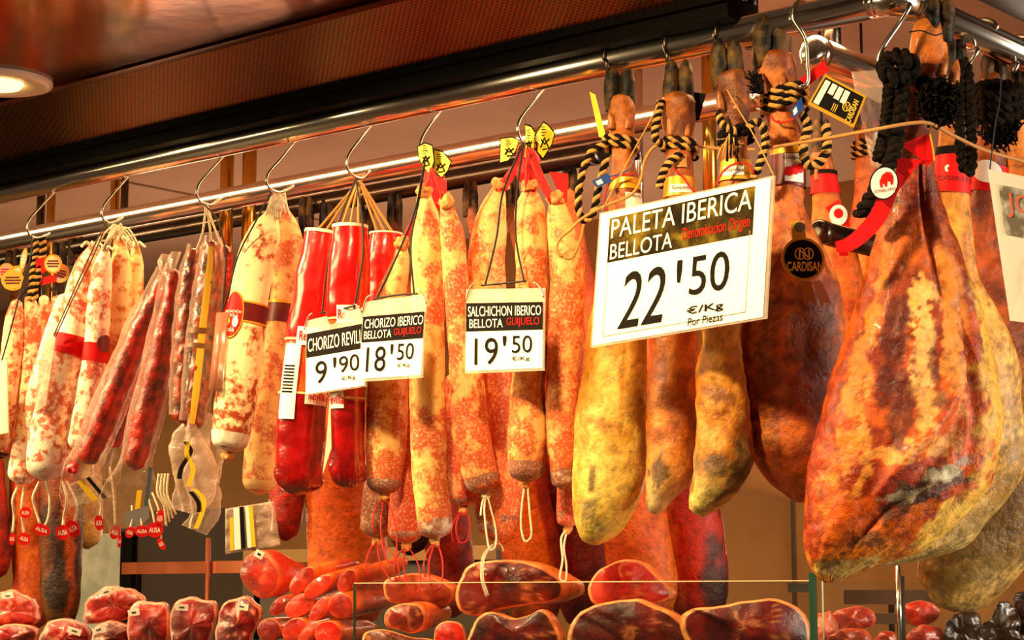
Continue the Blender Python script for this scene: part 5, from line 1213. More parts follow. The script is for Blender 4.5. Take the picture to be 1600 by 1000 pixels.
obj('strand', twist(bmesh.new(), [atd(x, y, tK2+d) for x, y, d in ((1502, 96, -0.06), (1500, 150, -0.06), (1500, 220, -0.06), (1506, 262, -0.06), (1516, 268, -0.06), (1519, 240, -0.06), (1515, 170, -0.06), (1512, 110, -0.06), (1504, 94, -0.06))], 0.0075, 14), [BROPE, BROPE], t2)
p_ = atx(1535, 55, 0)
o = obj('meat_hook', TB([V(((RR+0.004)*math.cos(math.radians(a)), p_.y, ZR+(RR+0.004)*math.sin(math.radians(a)))) for a in range(20, 216, 15)] + [atd(x, y, tK2-0.05) for x, y in ((1528, 78), (1514, 100), (1508, 108), (1500, 104))], 0.0036, 10, 60), STEEL, loc=p_); tag(o, 'steel hook over the side rail, right of the two large trotters', 'hook', 'steel hooks on the side rail')
p_ = atx(1592, 80, 0)
o = obj('meat_hook', TB([V(((RR+0.004)*math.cos(math.radians(a)), p_.y, ZR+(RR+0.004)*math.sin(math.radians(a)))) for a in range(20, 206, 15)] + [atd(x, y, tK2+0.1) for x, y in ((1590, 100), (1584, 112))], 0.0036, 10, 50), STEEL, loc=p_); tag(o, 'steel hook on the side rail nearest the right edge', 'hook', 'steel hooks on the side rail')
tL = 3.13
t, lfL = ham('cured_ham', 'tan mottled ham hanging lowest at right, under the pale fat covered one',
  [(1532, 120, 1572, 120), (1530, 170, 1572, 170), (1524, 230, 1572, 235), (1518, 300, 1576, 310), (1506, 400, 1590, 400), (1498, 500, 1640, 500), (1470, 640, 1690, 640), (1442, 760, 1690, 740), (1432, 860, 1650, 850), (1434, 902, 1604, 888), (1448, 934, 1562, 930), (1466, 950, 1540, 950), (1490, 956, 1516, 957)],
  tL, 0.6, hamcol(((0.0, (104, 44, 12), (170, 84, 28)), (0.4, (116, 40, 10), (176, 76, 22)), (0.7, (130, 84, 34), (196, 146, 76)), (1.0, (176, 136, 70), (214, 176, 106))), [(-0.2, 0.85, 1.2, 0.14, (92, 72, 40), 0.6, 50)]), GJ, HAMG, 0.007, 14, n=100, seg=72, dmax=0.09)  # shadow on the upper leg is put into its dark red stops
toes(t, 1553, 125, 80, 40, tL, claws=True)
obj('paper_band', lfL.band(0.175, 0.225, 0.002), RED, t, label='red paper band with a round seal'); obj('seal', lfL.disc(0.19, 1.9, 0.018, 0.018, 0.004), PAPER, t)
t, lfM = ham('cured_ham', 'ham at the far right edge, mostly cut off by the frame',
  [(1572, 140, 1606, 140), (1574, 200, 1610, 200), (1578, 300, 1640, 300), (1590, 450, 1720, 450), (1590, 700, 1740, 700), (1588, 830, 1700, 850), (1592, 880, 1660, 905), (1605, 900, 1630, 912)],
  3.32, 0.6, hamcol(FAT, [(-0.2, 0.85, 1.2, 0.14, (120, 90, 50), 0.6, 50)]), GJ, HAMG, 0.006, 14, n=70, seg=48, dmax=0.09)
toes(t, 1588, 150, 92, 30, 3.32, claws=False)
t2 = thing('black_rope', 'black rope tangle round the trotters at the right edge', 'rope', atd(1570, 150, 3.05))
for k in range(3): obj('strand', twist(bmesh.new(), [atd(1560+34*math.cos(a)+2*k, 142+16*k+10*math.sin(a), 3.06-0.05*math.sin(a)) for a in [2*PI*j/14 for j in range(15)]], 0.0085, 8), [BROPE, BROPE], t2)
bm = bmesh.new()
for k in range(260):
    a = random.uniform(0, 2*PI); rr_ = math.sqrt(random.random()); x0, y0 = 1562+30*rr_*math.cos(a), 190+36*rr_*math.sin(a)
    tubeb(bm, [atd(x0, y0, 3.04), atd(x0+random.uniform(-10, 10), y0+random.uniform(-10, 12), 3.03), atd(x0+random.uniform(-14, 14), y0+random.uniform(-10, 16), 3.04)], 0.0019, 4, caps=False)
obj('frayed_end', bm, BROPE, t2)
# tan cord running across the hams
o = obj('tan_cord', TB([atd(x, y, d) for x, y, d in ((1195, 232, tP4-0.06), (1280, 218, tP4-0.07), (1380, 200, tJ-0.075), (1420, 193, tJ-0.075), (1450, 192, tJ-0.07), (1490, 212, tJ-0.02), (1540, 235, tJ+0.05), (1600, 252, tJ+0.12))], 0.0026, 7, 60), plain('tan_cord_worn', S(186, 130, 70), rough=0.8), loc=atd(1195, 232, tP4)); tag(o, 'tan cord strung across the hams from the fourth trotter to the right edge', 'cord')
o = obj('tan_cord', TB([atd(x, y, tP1-0.06) for x, y in ((880, 402), (870, 392), (874, 374), (890, 360), (905, 345), (925, 332), (950, 320), (985, 305), (1000, 285), (1008, 250), (1025, 228), (1060, 226), (1120, 232), (1180, 234))], 0.0024, 7, 80), TAN, loc=atd(900, 350, tP1)); tag(o, 'tan cord with a loose loop, crossing behind the top of the big price sign', 'cord')
o = obj('tan_cord_tail', TB([atd(x, y, tP1-0.06) for x, y in ((880, 402), (892, 404), (900, 392), (908, 370), (912, 350))], 0.0024, 7, 24), TAN, loc=atd(880, 402, tP1)); o.name = 'cord_tail'; tag(o, 'end of the loose tan cord loop left of the big price sign', 'cord')

# ---- hams deeper in the stall at right, with red bands
GI = 'hams inside the stall behind the broad ham'
for lb, px, tt0, red, seal in (('inner ham with a red flag band and round seal, above the ribbon tail', [(1268, 240, 1300, 240), (1270, 280, 1306, 280), (1268, 330, 1318, 330), (1262, 420, 1345, 420), (1258, 520, 1360, 520), (1262, 600, 1352, 600), (1290, 660, 1330, 660)], 3.30, True, True),
      ('inner ham with an orange body, close behind the red ribbon tail', [(1338, 190, 1358, 190), (1338, 240, 1364, 240), (1330, 320, 1380, 320), (1318, 400, 1395, 400), (1314, 470, 1400, 470), (1320, 560, 1400, 560), (1350, 620, 1390, 620)], 3.52, False, False)):
    t, lf = ham('inner_ham', lb, px, tt0, 0.8, hamcol(((0.0, (110, 50, 18), (170, 90, 34)), (0.35, (190, 70, 16), (226, 110, 34)), (1.0, (206, 100, 24), (236, 150, 50)))), GI, HAMM, 0.004, 14, n=50, seg=36, dmax=0.08)
    toes(t, (px[0][0]+px[0][2])/2, px[0][1]+6, px[0][1]-55, 30, tt0)
    if red:
        obj('paper_band', lf.band(0.10, 0.17, 0.003), RED, t); obj('black_cap', lf.band(0.085, 0.10, 0.004), INK, t)
        Qs = dquad((1296, 320), (1324, 320), (1324, 352), (1296, 352), tt0-0.1); oo = obj('seal', Qs.disc(0.5, 0.5, 0.5, 0.5, 0.001, 0.002), PAPER, t, smooth=False); obj('emblem', Qs.disc(0.5, 0.42, 0.26, 0.24, 0.002), INKR, oo, smooth=False)
        strip3('ribbon', [(1300, 318, -0.09), (1316, 345, -0.095), (1318, 400, -0.09)], [24, 22, 14], tt0, RED, t)
    else: coil(t, 1350, 235, 16, tt0, 3, mats=[ROPET, ROPEB])
    tp_ = atd((px[0][0]+px[0][2])/2, px[0][1]-30, tt0); obj('hanging_cord', TB([tp_, V((tp_.x, tp_.y, ZI-0.001))], 0.0025, 6), BLACK, t)

# ---- hams on the dark rail at the back
GR = 'hams on the dark back rail'
OR_ = ((0.0, (90, 40, 14), (150, 80, 30)), (0.35, (170, 64, 12), (206, 88, 24)), (1.0, (206, 84, 18), (232, 116, 38)))
RD_ = ((0.0, (90, 40, 14), (150, 80, 30)), (0.35, (130, 24, 8), (180, 44, 14)), (1.0, (110, 16, 6), (176, 30, 10)))
DK_ = ((0.0, (60, 30, 12), (110, 60, 24)), (0.4, (70, 26, 10), (130, 56, 18)), (1.0, (40, 20, 10), (104, 56, 20)))
back = [
 (-40, 480, -6, 905, 24, RD_, 'dark red ham at the far left edge, behind the lowest thin sausages'),
 (20, 430, 52, 985, 30, OR_, 'smooth orange ham at left, seen under the oval red tags'),
 (92, 420, 95, 980, 33, DK_, 'dark brown ham at left, its black end just above the wrapped meat'),
 (118, 400, 136, 858, 26, ((0.0, (90, 40, 14), (150, 80, 30)), (0.4, (110, 60, 24), (160, 96, 40)), (1.0, (150, 100, 44), (206, 160, 86))), 'shorter tan bottomed ham above the white panel at left'),
 (478, 350, 446, 845, 28, RD_, 'reddish ham half hidden behind the dark red wrapped sausage'),
 (511, 355, 545, 985, 62, OR_, 'wide smooth orange ham under the red wrapped sausages'),
 (572, 362, 640, 868, 36, DK_, 'brown ham behind the low grey chorizo ends'),
 (617, 345, 706, 965, 38, RD_, 'red ham behind the red strings'),
 (735, 325, 836, 985, 46, OR_, 'orange ham behind the white string loops'),
 (800, 320, 912, 985, 44, RD_, 'dark red streaked ham left of the orange one beneath the yellow ham'),
 (890, 300, 1004, 985, 54, OR_, 'orange ham beneath the yellow ham and the slim brown ham'),
 (985, 300, 1092, 980, 50, RD_, 'deep red ham with a dark end, rightmost on the back rail')]
for i, (tx, tyy, bx, by, hw, stops, lb) in enumerate(back):
    T_ = ty(bx, 600, Y3)-0.0
    # step the hams alternately fore and aft along the rail
    T_ += (0.08 if i % 2 else -0.06)
    lerp = lambda k: tx+(bx-tx)*k
    H_ = by-tyy
    prs = []
    for k, w in ((0, 0.26), (0.08, 0.22), (0.16, 0.26), (0.3, 0.42), (0.5, 0.82), (0.68, 1.0), (0.82, 1.0), (0.92, 0.94), (0.97, 0.72), (0.995, 0.4), (1.0, 0.12)):
        x = lerp(min(1, k*1.15)); prs.append((x-hw*w, tyy+H_*k, x+hw*w*1.0, tyy+H_*k))
    bl = []
    if i == 2: bl = [(0.55, 0.7, 0.25, 0.3, (170, 70, 16), 0.85, 10), (-0.1, 0.9, 0.6, 0.12, (18, 10, 6), 0.9, 12)]
    if i == 11: bl = [(0.6, 0.9, 0.5, 0.1, (50, 24, 20), 0.9, 14), (-0.8, 0.7, 0.25, 0.5, (222, 110, 40), 0.9, 8)]
    if i == 9: bl = [(0.0, 0.8, 0.6, 0.3, (60, 10, 6), 0.7, 16)]
    if i == 1: bl = [(-0.8, 0.8, 0.3, 0.4, (150, 20, 8), 0.9, 8), (0.8, 0.8, 0.3, 0.4, (190, 60, 20), 0.8, 8)]
    if i == 8: bl = [(0.9, 0.8, 0.4, 0.5, (140, 20, 8), 0.9, 8)]
    t, lf = ham('back_ham', lb, prs, T_, 0.75, hamcol(stops, bl), GR, HAMM, 0.005, 12, n=56, seg=40, dmax=0.052)
    toes(t, tx, tyy+8, tyy-44, 24, T_, claws=False)
# ================================================================ counter, shelf and meat on display
ZT = 1.452
o = obj('display_counter', BX((-3.3, -0.03, 0.0), (0.015, 0.62, ZT)), plain('counter_dark', S(36, 26, 20), rough=0.4), loc=(-1.6, 0.3, 0), smooth=False); tag(o, 'dark display counter under the meat', 'counter')
# glass front with its corner
YG2 = -0.012
g0, g1 = aty(555, 912, YG2), aty(1270, 908, YG2)
t = thing('display_glass', 'clear glass front of the counter with a green edged corner', 'glass screen', g0)
gm, n, l, b = mat('glass_pane'); out = n['Material Output']; gl = n.new('ShaderNodeBsdfGlossy'); gl.inputs['Roughness'].default_value = 0.03; gl.inputs['Color'].default_value = (0.9, 0.95, 1, 1)
tr = n.new('ShaderNodeBsdfTransparent'); tr.inputs['Color'].default_value = (0.93, 0.96, 0.95, 1); fr = n.new('ShaderNodeLayerWeight'); fr.inputs[0].default_value = 0.25; rf = ramp(n, l, fr.outputs['Facing'], [(0.0, (0.04,)*3+(1,)), (0.5, (0.07,)*3+(1,)), (1.0, (0.6,)*3+(1,))]); mx = n.new('ShaderNodeMixShader'); l.new(rf.outputs[0], mx.inputs[0]); l.new(tr.outputs[0], mx.inputs[1]); l.new(gl.outputs[0], mx.inputs[2]); l.new(mx.outputs[0], out.inputs[0])
ZG = g1.z
obj('front_pane', BX((g0.x, YG2-0.003, ZT+0.0005), (g1.x-0.004, YG2+0.003, ZG)), gm, t, smooth=False)
EDGE = plain('green_glass_edge', S(30, 66, 50), rough=0.1, spec=0.8)
obj('corner_edge', BX((g1.x-0.004, YG2-0.004, ZT+0.0005), (g1.x+0.004, YG2+0.004, ZG+0.012)), EDGE, t, smooth=False, label='dark green glass edge')
obj('top_edge', BX((g0.x, YG2-0.003, ZG), (g1.x-0.004, YG2+0.003, ZG+0.0014)), plain('bright_glass_edge', S(220, 190, 150), rough=0.15, spec=0.8), t, smooth=False, label='bright polished top edge')
obj('left_edge', BX((g0.x-0.0012, YG2-0.003, ZT+0.0005), (g0.x, YG2+0.003, ZG)), EDGE, t, smooth=False)
obj('side_pane', BX((g1.x-0.003, YG2+0.005, ZT+0.0005), (g1.x+0.003, 0.60, ZG)), gm, t, smooth=False)
for px, y0, m_, r in ((1285, 908, plain('pale_glass_edge', S(190, 200, 190), rough=0.1), 0.0011), (1403, 884, CHROME, 0.0042), (1409, 900, BLACK, 0.0040)):
    p = atd(px, y0, {1285: 3.0, 1403: 3.05, 1409: 3.07}[px]); obj('upright', TB([(p.x, p.y, ZT+0.0005), (p.x, p.y, p.z)], r, 12), m_, t)
p = atd(1246, 917, 3.12); 
Qk = dquad((1231, 911), (1266, 911), (1266, 925), (1231, 925), 2.99); obj('corner_clip', Qk.rect(0, 0, 1, 1, 0.002, 0.006), plain('steel_clip', S(120, 110, 96), metal=0.8, rough=0.35), t, smooth=False)

MEAT = attr('cut_meat', rough=0.35, spec=0.5, bs=0.6, scale=60, coat=0.2, detail_amt=0.5)
WRAP = attr('film_wrapped_meat', rough=0.25, spec=0.8, bs=1.0, scale=40, coat=0.6, detail_amt=0.5)
def closed(pts, n=56):
    P = list(pts); m = len(P); q_ = cr([P[-2], P[-1]]+P+[P[0], P[1]], n*3)
    # keep the middle lap
    d = lambda a, b_: (a[0]-b_[0])**2+(a[1]-b_[1])**2
    i0 = min(range(0, len(q_)//2), key=lambda i: d(q_[i], P[0])); i1 = min(range(len(q_)//2, len(q_)), key=lambda i: d(q_[i], P[0]))
    lap = q_[i0:i1]; return [lap[int(k*len(lap)/n)] for k in range(n)]
def chunk(name, label, cat, outline, t0, dvec, group, meat=(S(120, 14, 10), S(180, 34, 22)), fat=S(236, 150, 96), skin=(S(196, 80, 24), S(226, 120, 50)), rim=0.12, bulge=0.012, taper=0.8, m=None, marb=0.5, n=56, smoothing=True, tilt=0.0, crump=0.03):
    """slab of meat: cut face outlined towards the aisle, body running along dvec"""
    pts = closed(outline, n) if smoothing else outline
    P = [atd(x, y, t0+tilt*(y-pts[0][1])/100) for x, y in pts]; c = sum(P, V())/len(P); D = V(dvec); N_ = len(P)
    bm = bmesh.new(); cl = bm.verts.layers.float_color.new('Col'); rings = []; sd = random.random()*30
    toward = (CAM-c).normalized()
    def add(k, along, kind):
        ring = []
        for q_ in P:
            p = c+(q_-c)*k+D*along+toward*(bulge*(1-k*k) if kind < 2 else 0)
            nn = fbm(p*30+V((sd, 0, 0)), 3); p = p+(p-c)*crump*1.6*fbm(q_*24+D*along*0.6+V((sd, 0, 0)), 3)+toward*(0 if kind == 2 else 0.004+0.05*(crump-0.03))*nn
            w = bm.verts.new(p)
            if kind == 0:
                mm = sm(-0.4, 0.4, fbm(p*16+V((sd, 2, 0)), 4)); col = lerpc(meat[0][:3], meat[1][:3], mm)
                v_ = abs(fbm(p*13+V((0, sd, 7)), 3)); col = lerpc(fat[:3], col, sm(0.0, 0.07, v_)*marb+1-marb)
            elif kind == 1: col = fat[:3]
            else: col = lerpc(skin[0][:3], skin[1][:3], sm(-0.4, 0.4, fbm(p*14, 4)))
            w[cl] = tuple(col)+(1.0,); ring.append(w)
        rings.append(ring)
    for k in (0.06, 0.2, 0.34, 0.48, 0.6, 0.72, 0.82, 1-rim): add(k, 0, 0)
    add(1-rim*0.6, 0.0, 1); add(1.0, 0.02, 1)
    for a, s in ((0.1, 1.015), (0.3, 1.0), (0.55, 0.5+0.5*taper), (0.8, taper), (0.93, taper*0.75), (1.0, taper*0.4), (1.01, taper*0.05)): add(s, a, 2)
    for a, b_ in zip(rings, rings[1:]):
        for k in range(N_): bm.faces.new((a[k], b_[k], b_[(k+1) % N_], a[(k+1) % N_]))
    for r in (rings[0], rings[-1]):
        try: bm.faces.new(r)
        except Exception: pass
    bmesh.ops.recalc_face_normals(bm, faces=bm.faces)
    t = thing(name, label, cat, c+V((0, 0, min(p.z for p in P)-c.z)), group)
    obj('meat', bm, m or MEAT, t); return t, c
def dv(x, y, t0, dx, dy, dt): return atd(x+dx, y+dy, t0+dt)-atd(x, y, t0)
def plabel(t, x, y, w, h, rot, t0):
    c_, s_ = math.cos(rot), math.sin(rot); f = lambda u, v: (x+u*c_-v*s_, y+u*s_+v*c_)
    Q_ = dquad(f(-w, -h), f(w, -h), f(w, h), f(-w, h), t0); o = obj('price_sticker', Q_.rect(0, 0, 1, 1, 0.001, 0.0012), PAPER, t, smooth=False, label='small white printed sticker')
    bm = bmesh.new()
    for k in range(5): tubeb(bm, [Q_.p(0.34+0.08*k, 0.36, 0.0014), Q_.p(0.34+0.08*k, 0.62, 0.0014)], 0.0007, 4)
    obj('print', bm, INK, o)
YQ = 0.17
tq = lambda x, y: ty(x, y, YQ)
GV = 'film wrapped ham blocks at the left of the counter'
RM = (S(100, 10, 10), S(168, 28, 24)); PK = (S(176, 40, 30), S(220, 110, 80))
packs = [
 ('film wrapped pink ham block at the far left edge, topmost there', [(-20, 940), (0, 926), (30, 925), (52, 944), (64, 966), (50, 976), (0, 978), (-25, 972)], 0.06, PK, (12, 931, 9, 4, -0.1)),
 ('film wrapped red block under the pink one at far left', [(-20, 985), (10, 974), (45, 976), (56, 992), (54, 1014), (0, 1014), (-24, 1012)], -0.01, RM, None),
 ('film wrapped ham block lying on top, its sticker on the upper edge', [(128, 958), (140, 936), (156, 921), (182, 916), (214, 924), (230, 940), (206, 962), (160, 972), (136, 972)], 0.03, RM, (166, 925, 10, 5, -0.25)),
 ('low film wrapped block with a tilted sticker, left of its twin', [(62, 1000), (74, 976), (104, 968), (134, 976), (140, 998), (136, 1014), (66, 1014)], -0.02, RM, (116, 986, 11, 5, 0.3)),
 ('low film wrapped block with a sticker tilted the other way', [(143, 996), (152, 978), (180, 972), (204, 980), (206, 1004), (200, 1014), (146, 1014)], -0.015, RM, (154, 984, 10, 5, -0.35)),
 ('film wrapped block standing left in the row of three, sticker on its left shoulder', [(202, 962), (212, 946), (240, 940), (258, 942), (263, 965), (260, 1000), (256, 1014), (206, 1014)], 0.0, RM, (209, 957, 9, 5, -0.15)),
 ('film wrapped block in the middle of the row of three', [(266, 960), (280, 940), (310, 936), (332, 942), (334, 970), (326, 1000), (322, 1014), (270, 1014)], 0.0, RM, (284, 949, 10, 5, 0.05)),
 ('film wrapped block at right of the row of three, beside the loin pile', [(338, 962), (348, 944), (376, 934), (398, 940), (407, 960), (396, 992), (388, 1014), (342, 1014)], 0.0, RM, (378, 948, 10, 5, 0.15))]
for lb, ol, dz, mc, st in packs:
    cx, cy = sum(p[0] for p in ol)/len(ol), sum(p[1] for p in ol)/len(ol); t0 = tq(cx, cy)+dz
    t, c = chunk('wrapped_ham_block', lb, 'packed ham', ol, t0, dv(cx, cy, t0, 10, -4, 0.10), GV, meat=mc, fat=S(230, 140, 110), skin=(S(150, 30, 18), S(206, 70, 40)), rim=0.1, bulge=0.018, taper=0.9, m=WRAP, marb=0.8, crump=0.10)
    if st: plabel(t, st[0], st[1], st[2], st[3], st[4], t0-0.022)
t0 = tq(405, 900)+0.02
t, c = chunk('ham_shank', 'ham shank with a round pink cut face, standing above the loin pile', 'ham', [(388, 867), (409, 861), (422, 874), (435, 897), (433, 916), (416, 934), (403, 934), (382, 917), (373, 895), (379, 878)], t0, dv(405, 900, t0, 75, -2, 0.16), None, meat=(S(170, 34, 22), S(206, 60, 40)), fat=S(236, 130, 80), skin=(S(190, 30, 8), S(226, 70, 20)), rim=0.07, taper=0.45, m=WRAP, marb=0.7)
plabel(t, 405, 866, 7, 6, 0.5, t0-0.012)
GL = 'cured loins piled on the counter'
def ell(x, y, rx, ry, deg, n=14):
    a0 = math.radians(deg); return [(x+rx*math.cos(a)*math.cos(a0)-ry*math.sin(a)*math.sin(a0), y+rx*math.cos(a)*math.sin(a0)+ry*math.sin(a)*math.cos(a0)) for a in [2*PI*k/n for k in range(n)]]
LM = (S(160, 20, 6), S(206, 50, 12))
loins = [
 ('cured loin with a long shiny slanted cut, topmost left of the pile', 471, 908, 27, 14, -48, 80, -22, 0.20, 0.00),
 ('cured loin with a golden slanted cut, right of the topmost left one', 496, 917, 27, 12, -40, 80, -26, 0.20, -0.01),
 ('small cured loin at the left end of the middle row', 437, 946, 21, 11, -42, 60, -14, 0.22, -0.02),
 ('cured loin second from left in the middle row', 467, 947, 25, 16, -34, 60, -14, 0.22, -0.025),
 ('cured loin third in the middle row, narrow slanted cut', 499, 952, 24, 11, -52, 60, -12, 0.22, -0.03),
 ('cured loin with a round cut face at right of the middle row', 532, 947, 20, 20, 0, 86, -14, 0.20, -0.02),
 ('dark red cured loin at the left end of the bottom row', 420, 984, 19, 18, -30, 50, -8, 0.22, -0.045),
 ('cured loin second from left in the bottom row', 460, 984, 22, 17, -40, 50, -8, 0.22, -0.05),
 ('cured loin with a long slanted cut in the bottom row', 484, 990, 24, 12, -45, 50, -8, 0.22, -0.06),
 ('bright red cured loin with a round cut, right end of the bottom row', 512, 990, 21, 20, -30, 70, -6, 0.22, -0.055),
 ('long knobbly orange loin lying on top at right, under the red strings', 541, 908, 20, 12, -58, 90, -26, 0.16, 0.03),
 ('orange loin lying across the back of the pile', 520, 892, 26, 10, -8, 60, -4, 0.12, 0.20)]
for i, (lb, x, y, rx, ry, deg, dx, dy, dt, dz) in enumerate(loins):
    t0 = tq(x, y)+dz
    mc = LM if i not in (6, 9) else ((S(130, 14, 8), S(170, 30, 14)) if i == 6 else (S(206, 20, 6), S(230, 44, 12)))
    chunk('cured_loin', lb, 'cured loin', ell(x, y, rx, ry, deg), t0, dv(x, y, t0, dx, dy, dt), GL, meat=mc, fat=S(230, 96, 30), skin=(S(176, 52, 10), S(222, 104, 26)), rim=0.08, bulge=0.004, taper=0.85, m=WRAP, marb=0.15, n=40)
GHM = 'cut hams behind the glass front'
DM = (S(70, 12, 10), S(124, 24, 16))
hams = [
 ('large cut ham with dark red face and orange skin, topmost behind the glass', [(714, 910), (724, 889), (740, 879), (780, 875), (820, 878), (850, 888), (870, 900), (881, 916), (876, 934), (840, 944), (780, 952), (740, 962), (714, 952), (709, 930)], 0.05, (70, 0, 0.22), DM),
 ('round cut ham with bright red streaky face, right of the largest cut ham', [(917, 920), (930, 896), (956, 879), (982, 874), (1008, 883), (1034, 908), (1050, 930), (1026, 943), (982, 944), (930, 944)], 0.07, (30, 0, 0.20), (S(170, 26, 16), S(206, 60, 36))),
 ('wide cut ham low behind the glass, its top curving like a loaf', [(890, 1010), (892, 976), (907, 955), (946, 941), (992, 936), (1014, 944), (1046, 958), (1076, 984), (1090, 1014), (990, 1016)], -0.03, (40, 0, 0.2), DM),
 ('wide cut ham at the right corner of the glass front', [(1060, 970), (1076, 953), (1125, 947), (1174, 938), (1216, 935), (1246, 950), (1264, 972), (1262, 1014), (1160, 1016), (1080, 1014)], -0.04, (-10, 0, 0.2), DM),
 ('small cut ham with a pale rim near the left edge of the glass', [(600, 960), (610, 948), (636, 943), (656, 948), (664, 964), (660, 980), (644, 990), (620, 984), (602, 978)], -0.01, (60, -10, 0.2), (S(96, 18, 14), S(140, 34, 24))),
 ('skin covered orange ham lying behind the glass, left of the largest cut ham', [(598, 910), (620, 900), (652, 896), (684, 906), (708, 922), (700, 944), (650, 946), (604, 938)], 0.10, (40, 0, 0.14), (S(150, 50, 24), S(206, 96, 44))),
 ('dark cut ham with a wavy orange rim, low in the middle behind the glass', [(732, 1012), (738, 978), (750, 962), (768, 957), (800, 966), (828, 960), (846, 952), (862, 964), (876, 990), (872, 1014)], -0.02, (30, 0, 0.2), (S(64, 12, 10), S(110, 24, 16))),
 ('small bright red piece between the low dark ham and the small cut ham', [(680, 985), (690, 974), (712, 972), (724, 984), (722, 1014), (682, 1014)], -0.02, (10, 0, 0.1), (S(206, 20, 8), S(226, 50, 22))),
 ('grey brown piece at the lower left behind the glass', [(570, 990), (600, 984), (640, 996), (676, 1000), (676, 1014), (568, 1014)], -0.03, (10, 0, 0.12), (S(80, 24, 16), S(120, 50, 34)))]
for lb, ol, dz, d3, mc in hams:
    cx, cy = sum(p[0] for p in ol)/len(ol), sum(p[1] for p in ol)/len(ol); t0 = tq(cx, cy)+dz-0.06
    chunk('cut_ham', lb, 'ham', ol, t0, dv(cx, cy, t0, *d3), GHM, meat=mc, fat=S(236, 146, 84), skin=(S(206, 90, 30), S(236, 134, 60)), rim=0.09, bulge=0.014, taper=0.75, m=MEAT, marb=0.55, n=72)
# ---- side display at right
o = obj('side_counter', BX((0.02, 0.16, 0.0), (0.62, YB-0.01, ZT-0.01)), plain('side_counter_dark', S(40, 22, 16), rough=0.4), loc=(0.3, 0.9, 0), smooth=False); tag(o, 'dark side counter at right, behind the glass corner', 'counter')
GX = 'red meat pieces on the side counter'
red = [
 ('pink meat piece just right of the green glass corner', [(1276, 962), (1296, 952), (1306, 966), (1308, 1010), (1276, 1012)], 3.25, (S(226, 96, 66), S(236, 140, 100))),
 ('red meat piece behind the chrome upright, left one', [(1300, 968), (1312, 954), (1350, 948), (1364, 960), (1360, 980), (1310, 984)], 3.3, (S(196, 40, 18), S(226, 76, 36))),
 ('bright red meat piece right of the chrome upright, upper one', [(1412, 962), (1416, 946), (1440, 938), (1462, 944), (1470, 958), (1456, 974), (1420, 976)], 3.4, (S(206, 20, 6), S(236, 60, 18))),
 ('bright red meat piece right of the chrome upright, lower one', [(1414, 1000), (1424, 982), (1450, 976), (1476, 988), (1484, 1006), (1450, 1014), (1418, 1012)], 3.3, (S(206, 20, 6), S(236, 60, 18))),
 ('red meat piece low at left of the chrome upright', [(1366, 1000), (1376, 988), (1396, 986), (1402, 1000), (1398, 1014), (1368, 1014)], 3.27, (S(206, 24, 8), S(230, 60, 20))),
 ('orange red meat slab low between the two uprights', [(1294, 1000), (1310, 986), (1350, 982), (1362, 996), (1360, 1014), (1296, 1014)], 3.14, (S(216, 66, 26), S(230, 100, 50)))]
for lb, ol, t0, mc in red:
    cx, cy = sum(p[0] for p in ol)/len(ol), sum(p[1] for p in ol)/len(ol)
    chunk('red_meat', lb, 'meat', ol, t0, dv(cx, cy, t0, 6, -2, 0.10), GX, meat=mc, fat=S(236, 110, 70), skin=mc, rim=0.08, bulge=0.012, taper=0.8, m=WRAP, marb=0.5, n=48, crump=0.14)
GK = 'dark wrapped goods under the tan ham'
for k, (ol, t0, lb) in enumerate((([(1476, 1012), (1480, 970), (1500, 955), (1530, 962), (1536, 1014)], 3.3, 'dark glossy package under the tan ham, leftmost one'), ([(1534, 1014), (1540, 966), (1570, 940), (1586, 950), (1590, 1014)], 3.38, 'dark glossy package under the tan ham, middle one'), ([(1584, 1014), (1588, 950), (1610, 930), (1640, 950), (1640, 1014)], 3.52, 'dark glossy package at the lower right corner of the frame'))):
    cx, cy = sum(p[0] for p in ol)/len(ol), sum(p[1] for p in ol)/len(ol)
    chunk('dark_package', lb, 'package', ol, t0, dv(cx, cy, t0, 6, -2, 0.10), GK, meat=(S(20, 10, 6), S(46, 22, 10)), fat=S(40, 20, 10), skin=(S(20, 10, 6), S(46, 22, 10)), rim=0.05, bulge=0.004, taper=0.95, m=WRAP, marb=0.0, n=64, crump=0.3)
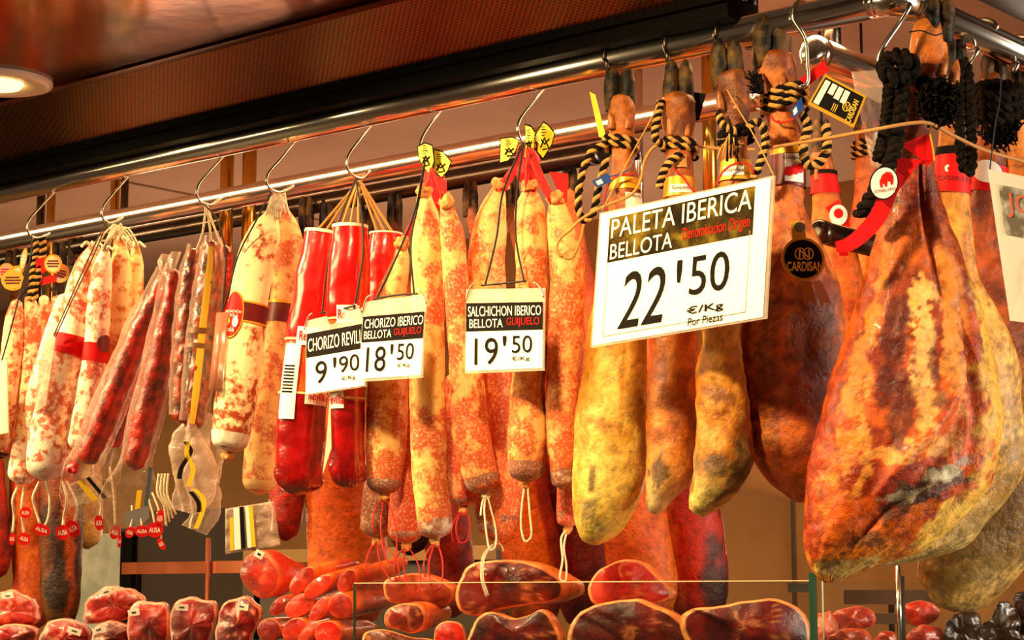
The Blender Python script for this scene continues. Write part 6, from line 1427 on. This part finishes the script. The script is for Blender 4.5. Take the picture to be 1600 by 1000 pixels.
# ---- back of the stall
def pbox(px0, py0, px1, py1, Y, th, m, name, label, cat, zlo=None):
    a, b_ = aty(px0, py0, Y), aty(px1, py1, Y); c1, c2 = aty(px0, py1, Y), aty(px1, py0, Y)
    z0 = min(b_.z, c1.z) if zlo is None else zlo; z1 = max(a.z, c2.z)
    o = obj(name, BX((a.x, Y, z0), (b_.x, Y+th, z1)), m, loc=(a.x, Y, z0), smooth=False); return tag(o, label, cat)
pbox(122, 835, 192, 960, YB-0.02, 0.015, noisy('pale_panel', S(206, 206, 196), S(170, 176, 172), 9, rough=0.5), 'window_panel', 'pale bluish window panel on the back wall, seen between hams at left', 'panel', 0.6)  # window in the back wall; its daylight is only the pale colour
pbox(189, 826, 203, 960, YB-0.08, 0.05, BEAM, 'upright_frame', 'black upright right of the pale panel at left', 'frame', 0.0)
pbox(204, 800, 378, 960, YB-0.06, 0.04, plain('dark_recess', S(52, 30, 16), rough=0.6), 'cupboard', 'dark brown cupboard behind the red brown shelf', 'cupboard', 0.0)
pbox(380, 866, 760, 960, YB-0.10, 0.08, plain('grey_drawer', S(104, 92, 78), rough=0.5), 'drawer_unit', 'grey drawer unit under the beige ledge at the back', 'cupboard', 0.0)
pbox(380, 860, 760, 874, YB-0.14, 0.04, plain('beige_ledge', S(190, 146, 86), rough=0.5), 'ledge', 'beige ledge along the back, above the grey drawers', 'shelf')
t = thing('metal_shelf', 'red brown metal shelf at left, above the wrapped blocks', 'shelf', aty(192, 895, 0.9))
a, b_ = aty(192, 884, 0.9), aty(392, 884, 0.9)
SH = plain('shelf_metal', S(170, 96, 62), metal=0.6, rough=0.35)
obj('board', BX((a.x, 0.9, a.z-0.004), (b_.x, 1.25, a.z+0.006)), SH, t, smooth=False); obj('front_rim', BX((a.x, 0.896, a.z-0.022), (b_.x, 0.900, a.z+0.008)), SH, t, smooth=False)
p = aty(322, 840, 0.88); obj('upright', TB([(p.x, 0.888, 0.0), (p.x, 0.888, p.z)], 0.006, 12), SH, t)
for px in (200, 385): p = aty(px, 884, 1.2); obj('bracket', TB([(p.x, 1.24, 0.0), (p.x, 1.24, a.z)], 0.008, 10), BEAM, t)

t = thing('display_shelf', 'dark two tier display shelf behind the glass corner at right', 'shelf', aty(1360, 1000, 0.95))
for px0, px1, y0, y1 in ((1318, 1446, 922, 944), (1296, 1420, 958, 974)):
    a, b_ = aty(px0, y0, 0.95), aty(px1, y0, 0.95); c1 = aty(px0, y1, 0.95)
    obj('board', BX((a.x, 0.95, min(c1.z, a.z-0.02)), (b_.x, 1.02, a.z)), plain('shelf_brown', S(74, 54, 44), rough=0.4), t, smooth=False)
p = aty(1380, 930, 1.0); obj('upright', TB([(p.x, 1.03, ZT-0.01), (p.x, 1.03, p.z)], 0.006, 10), BEAM, t)
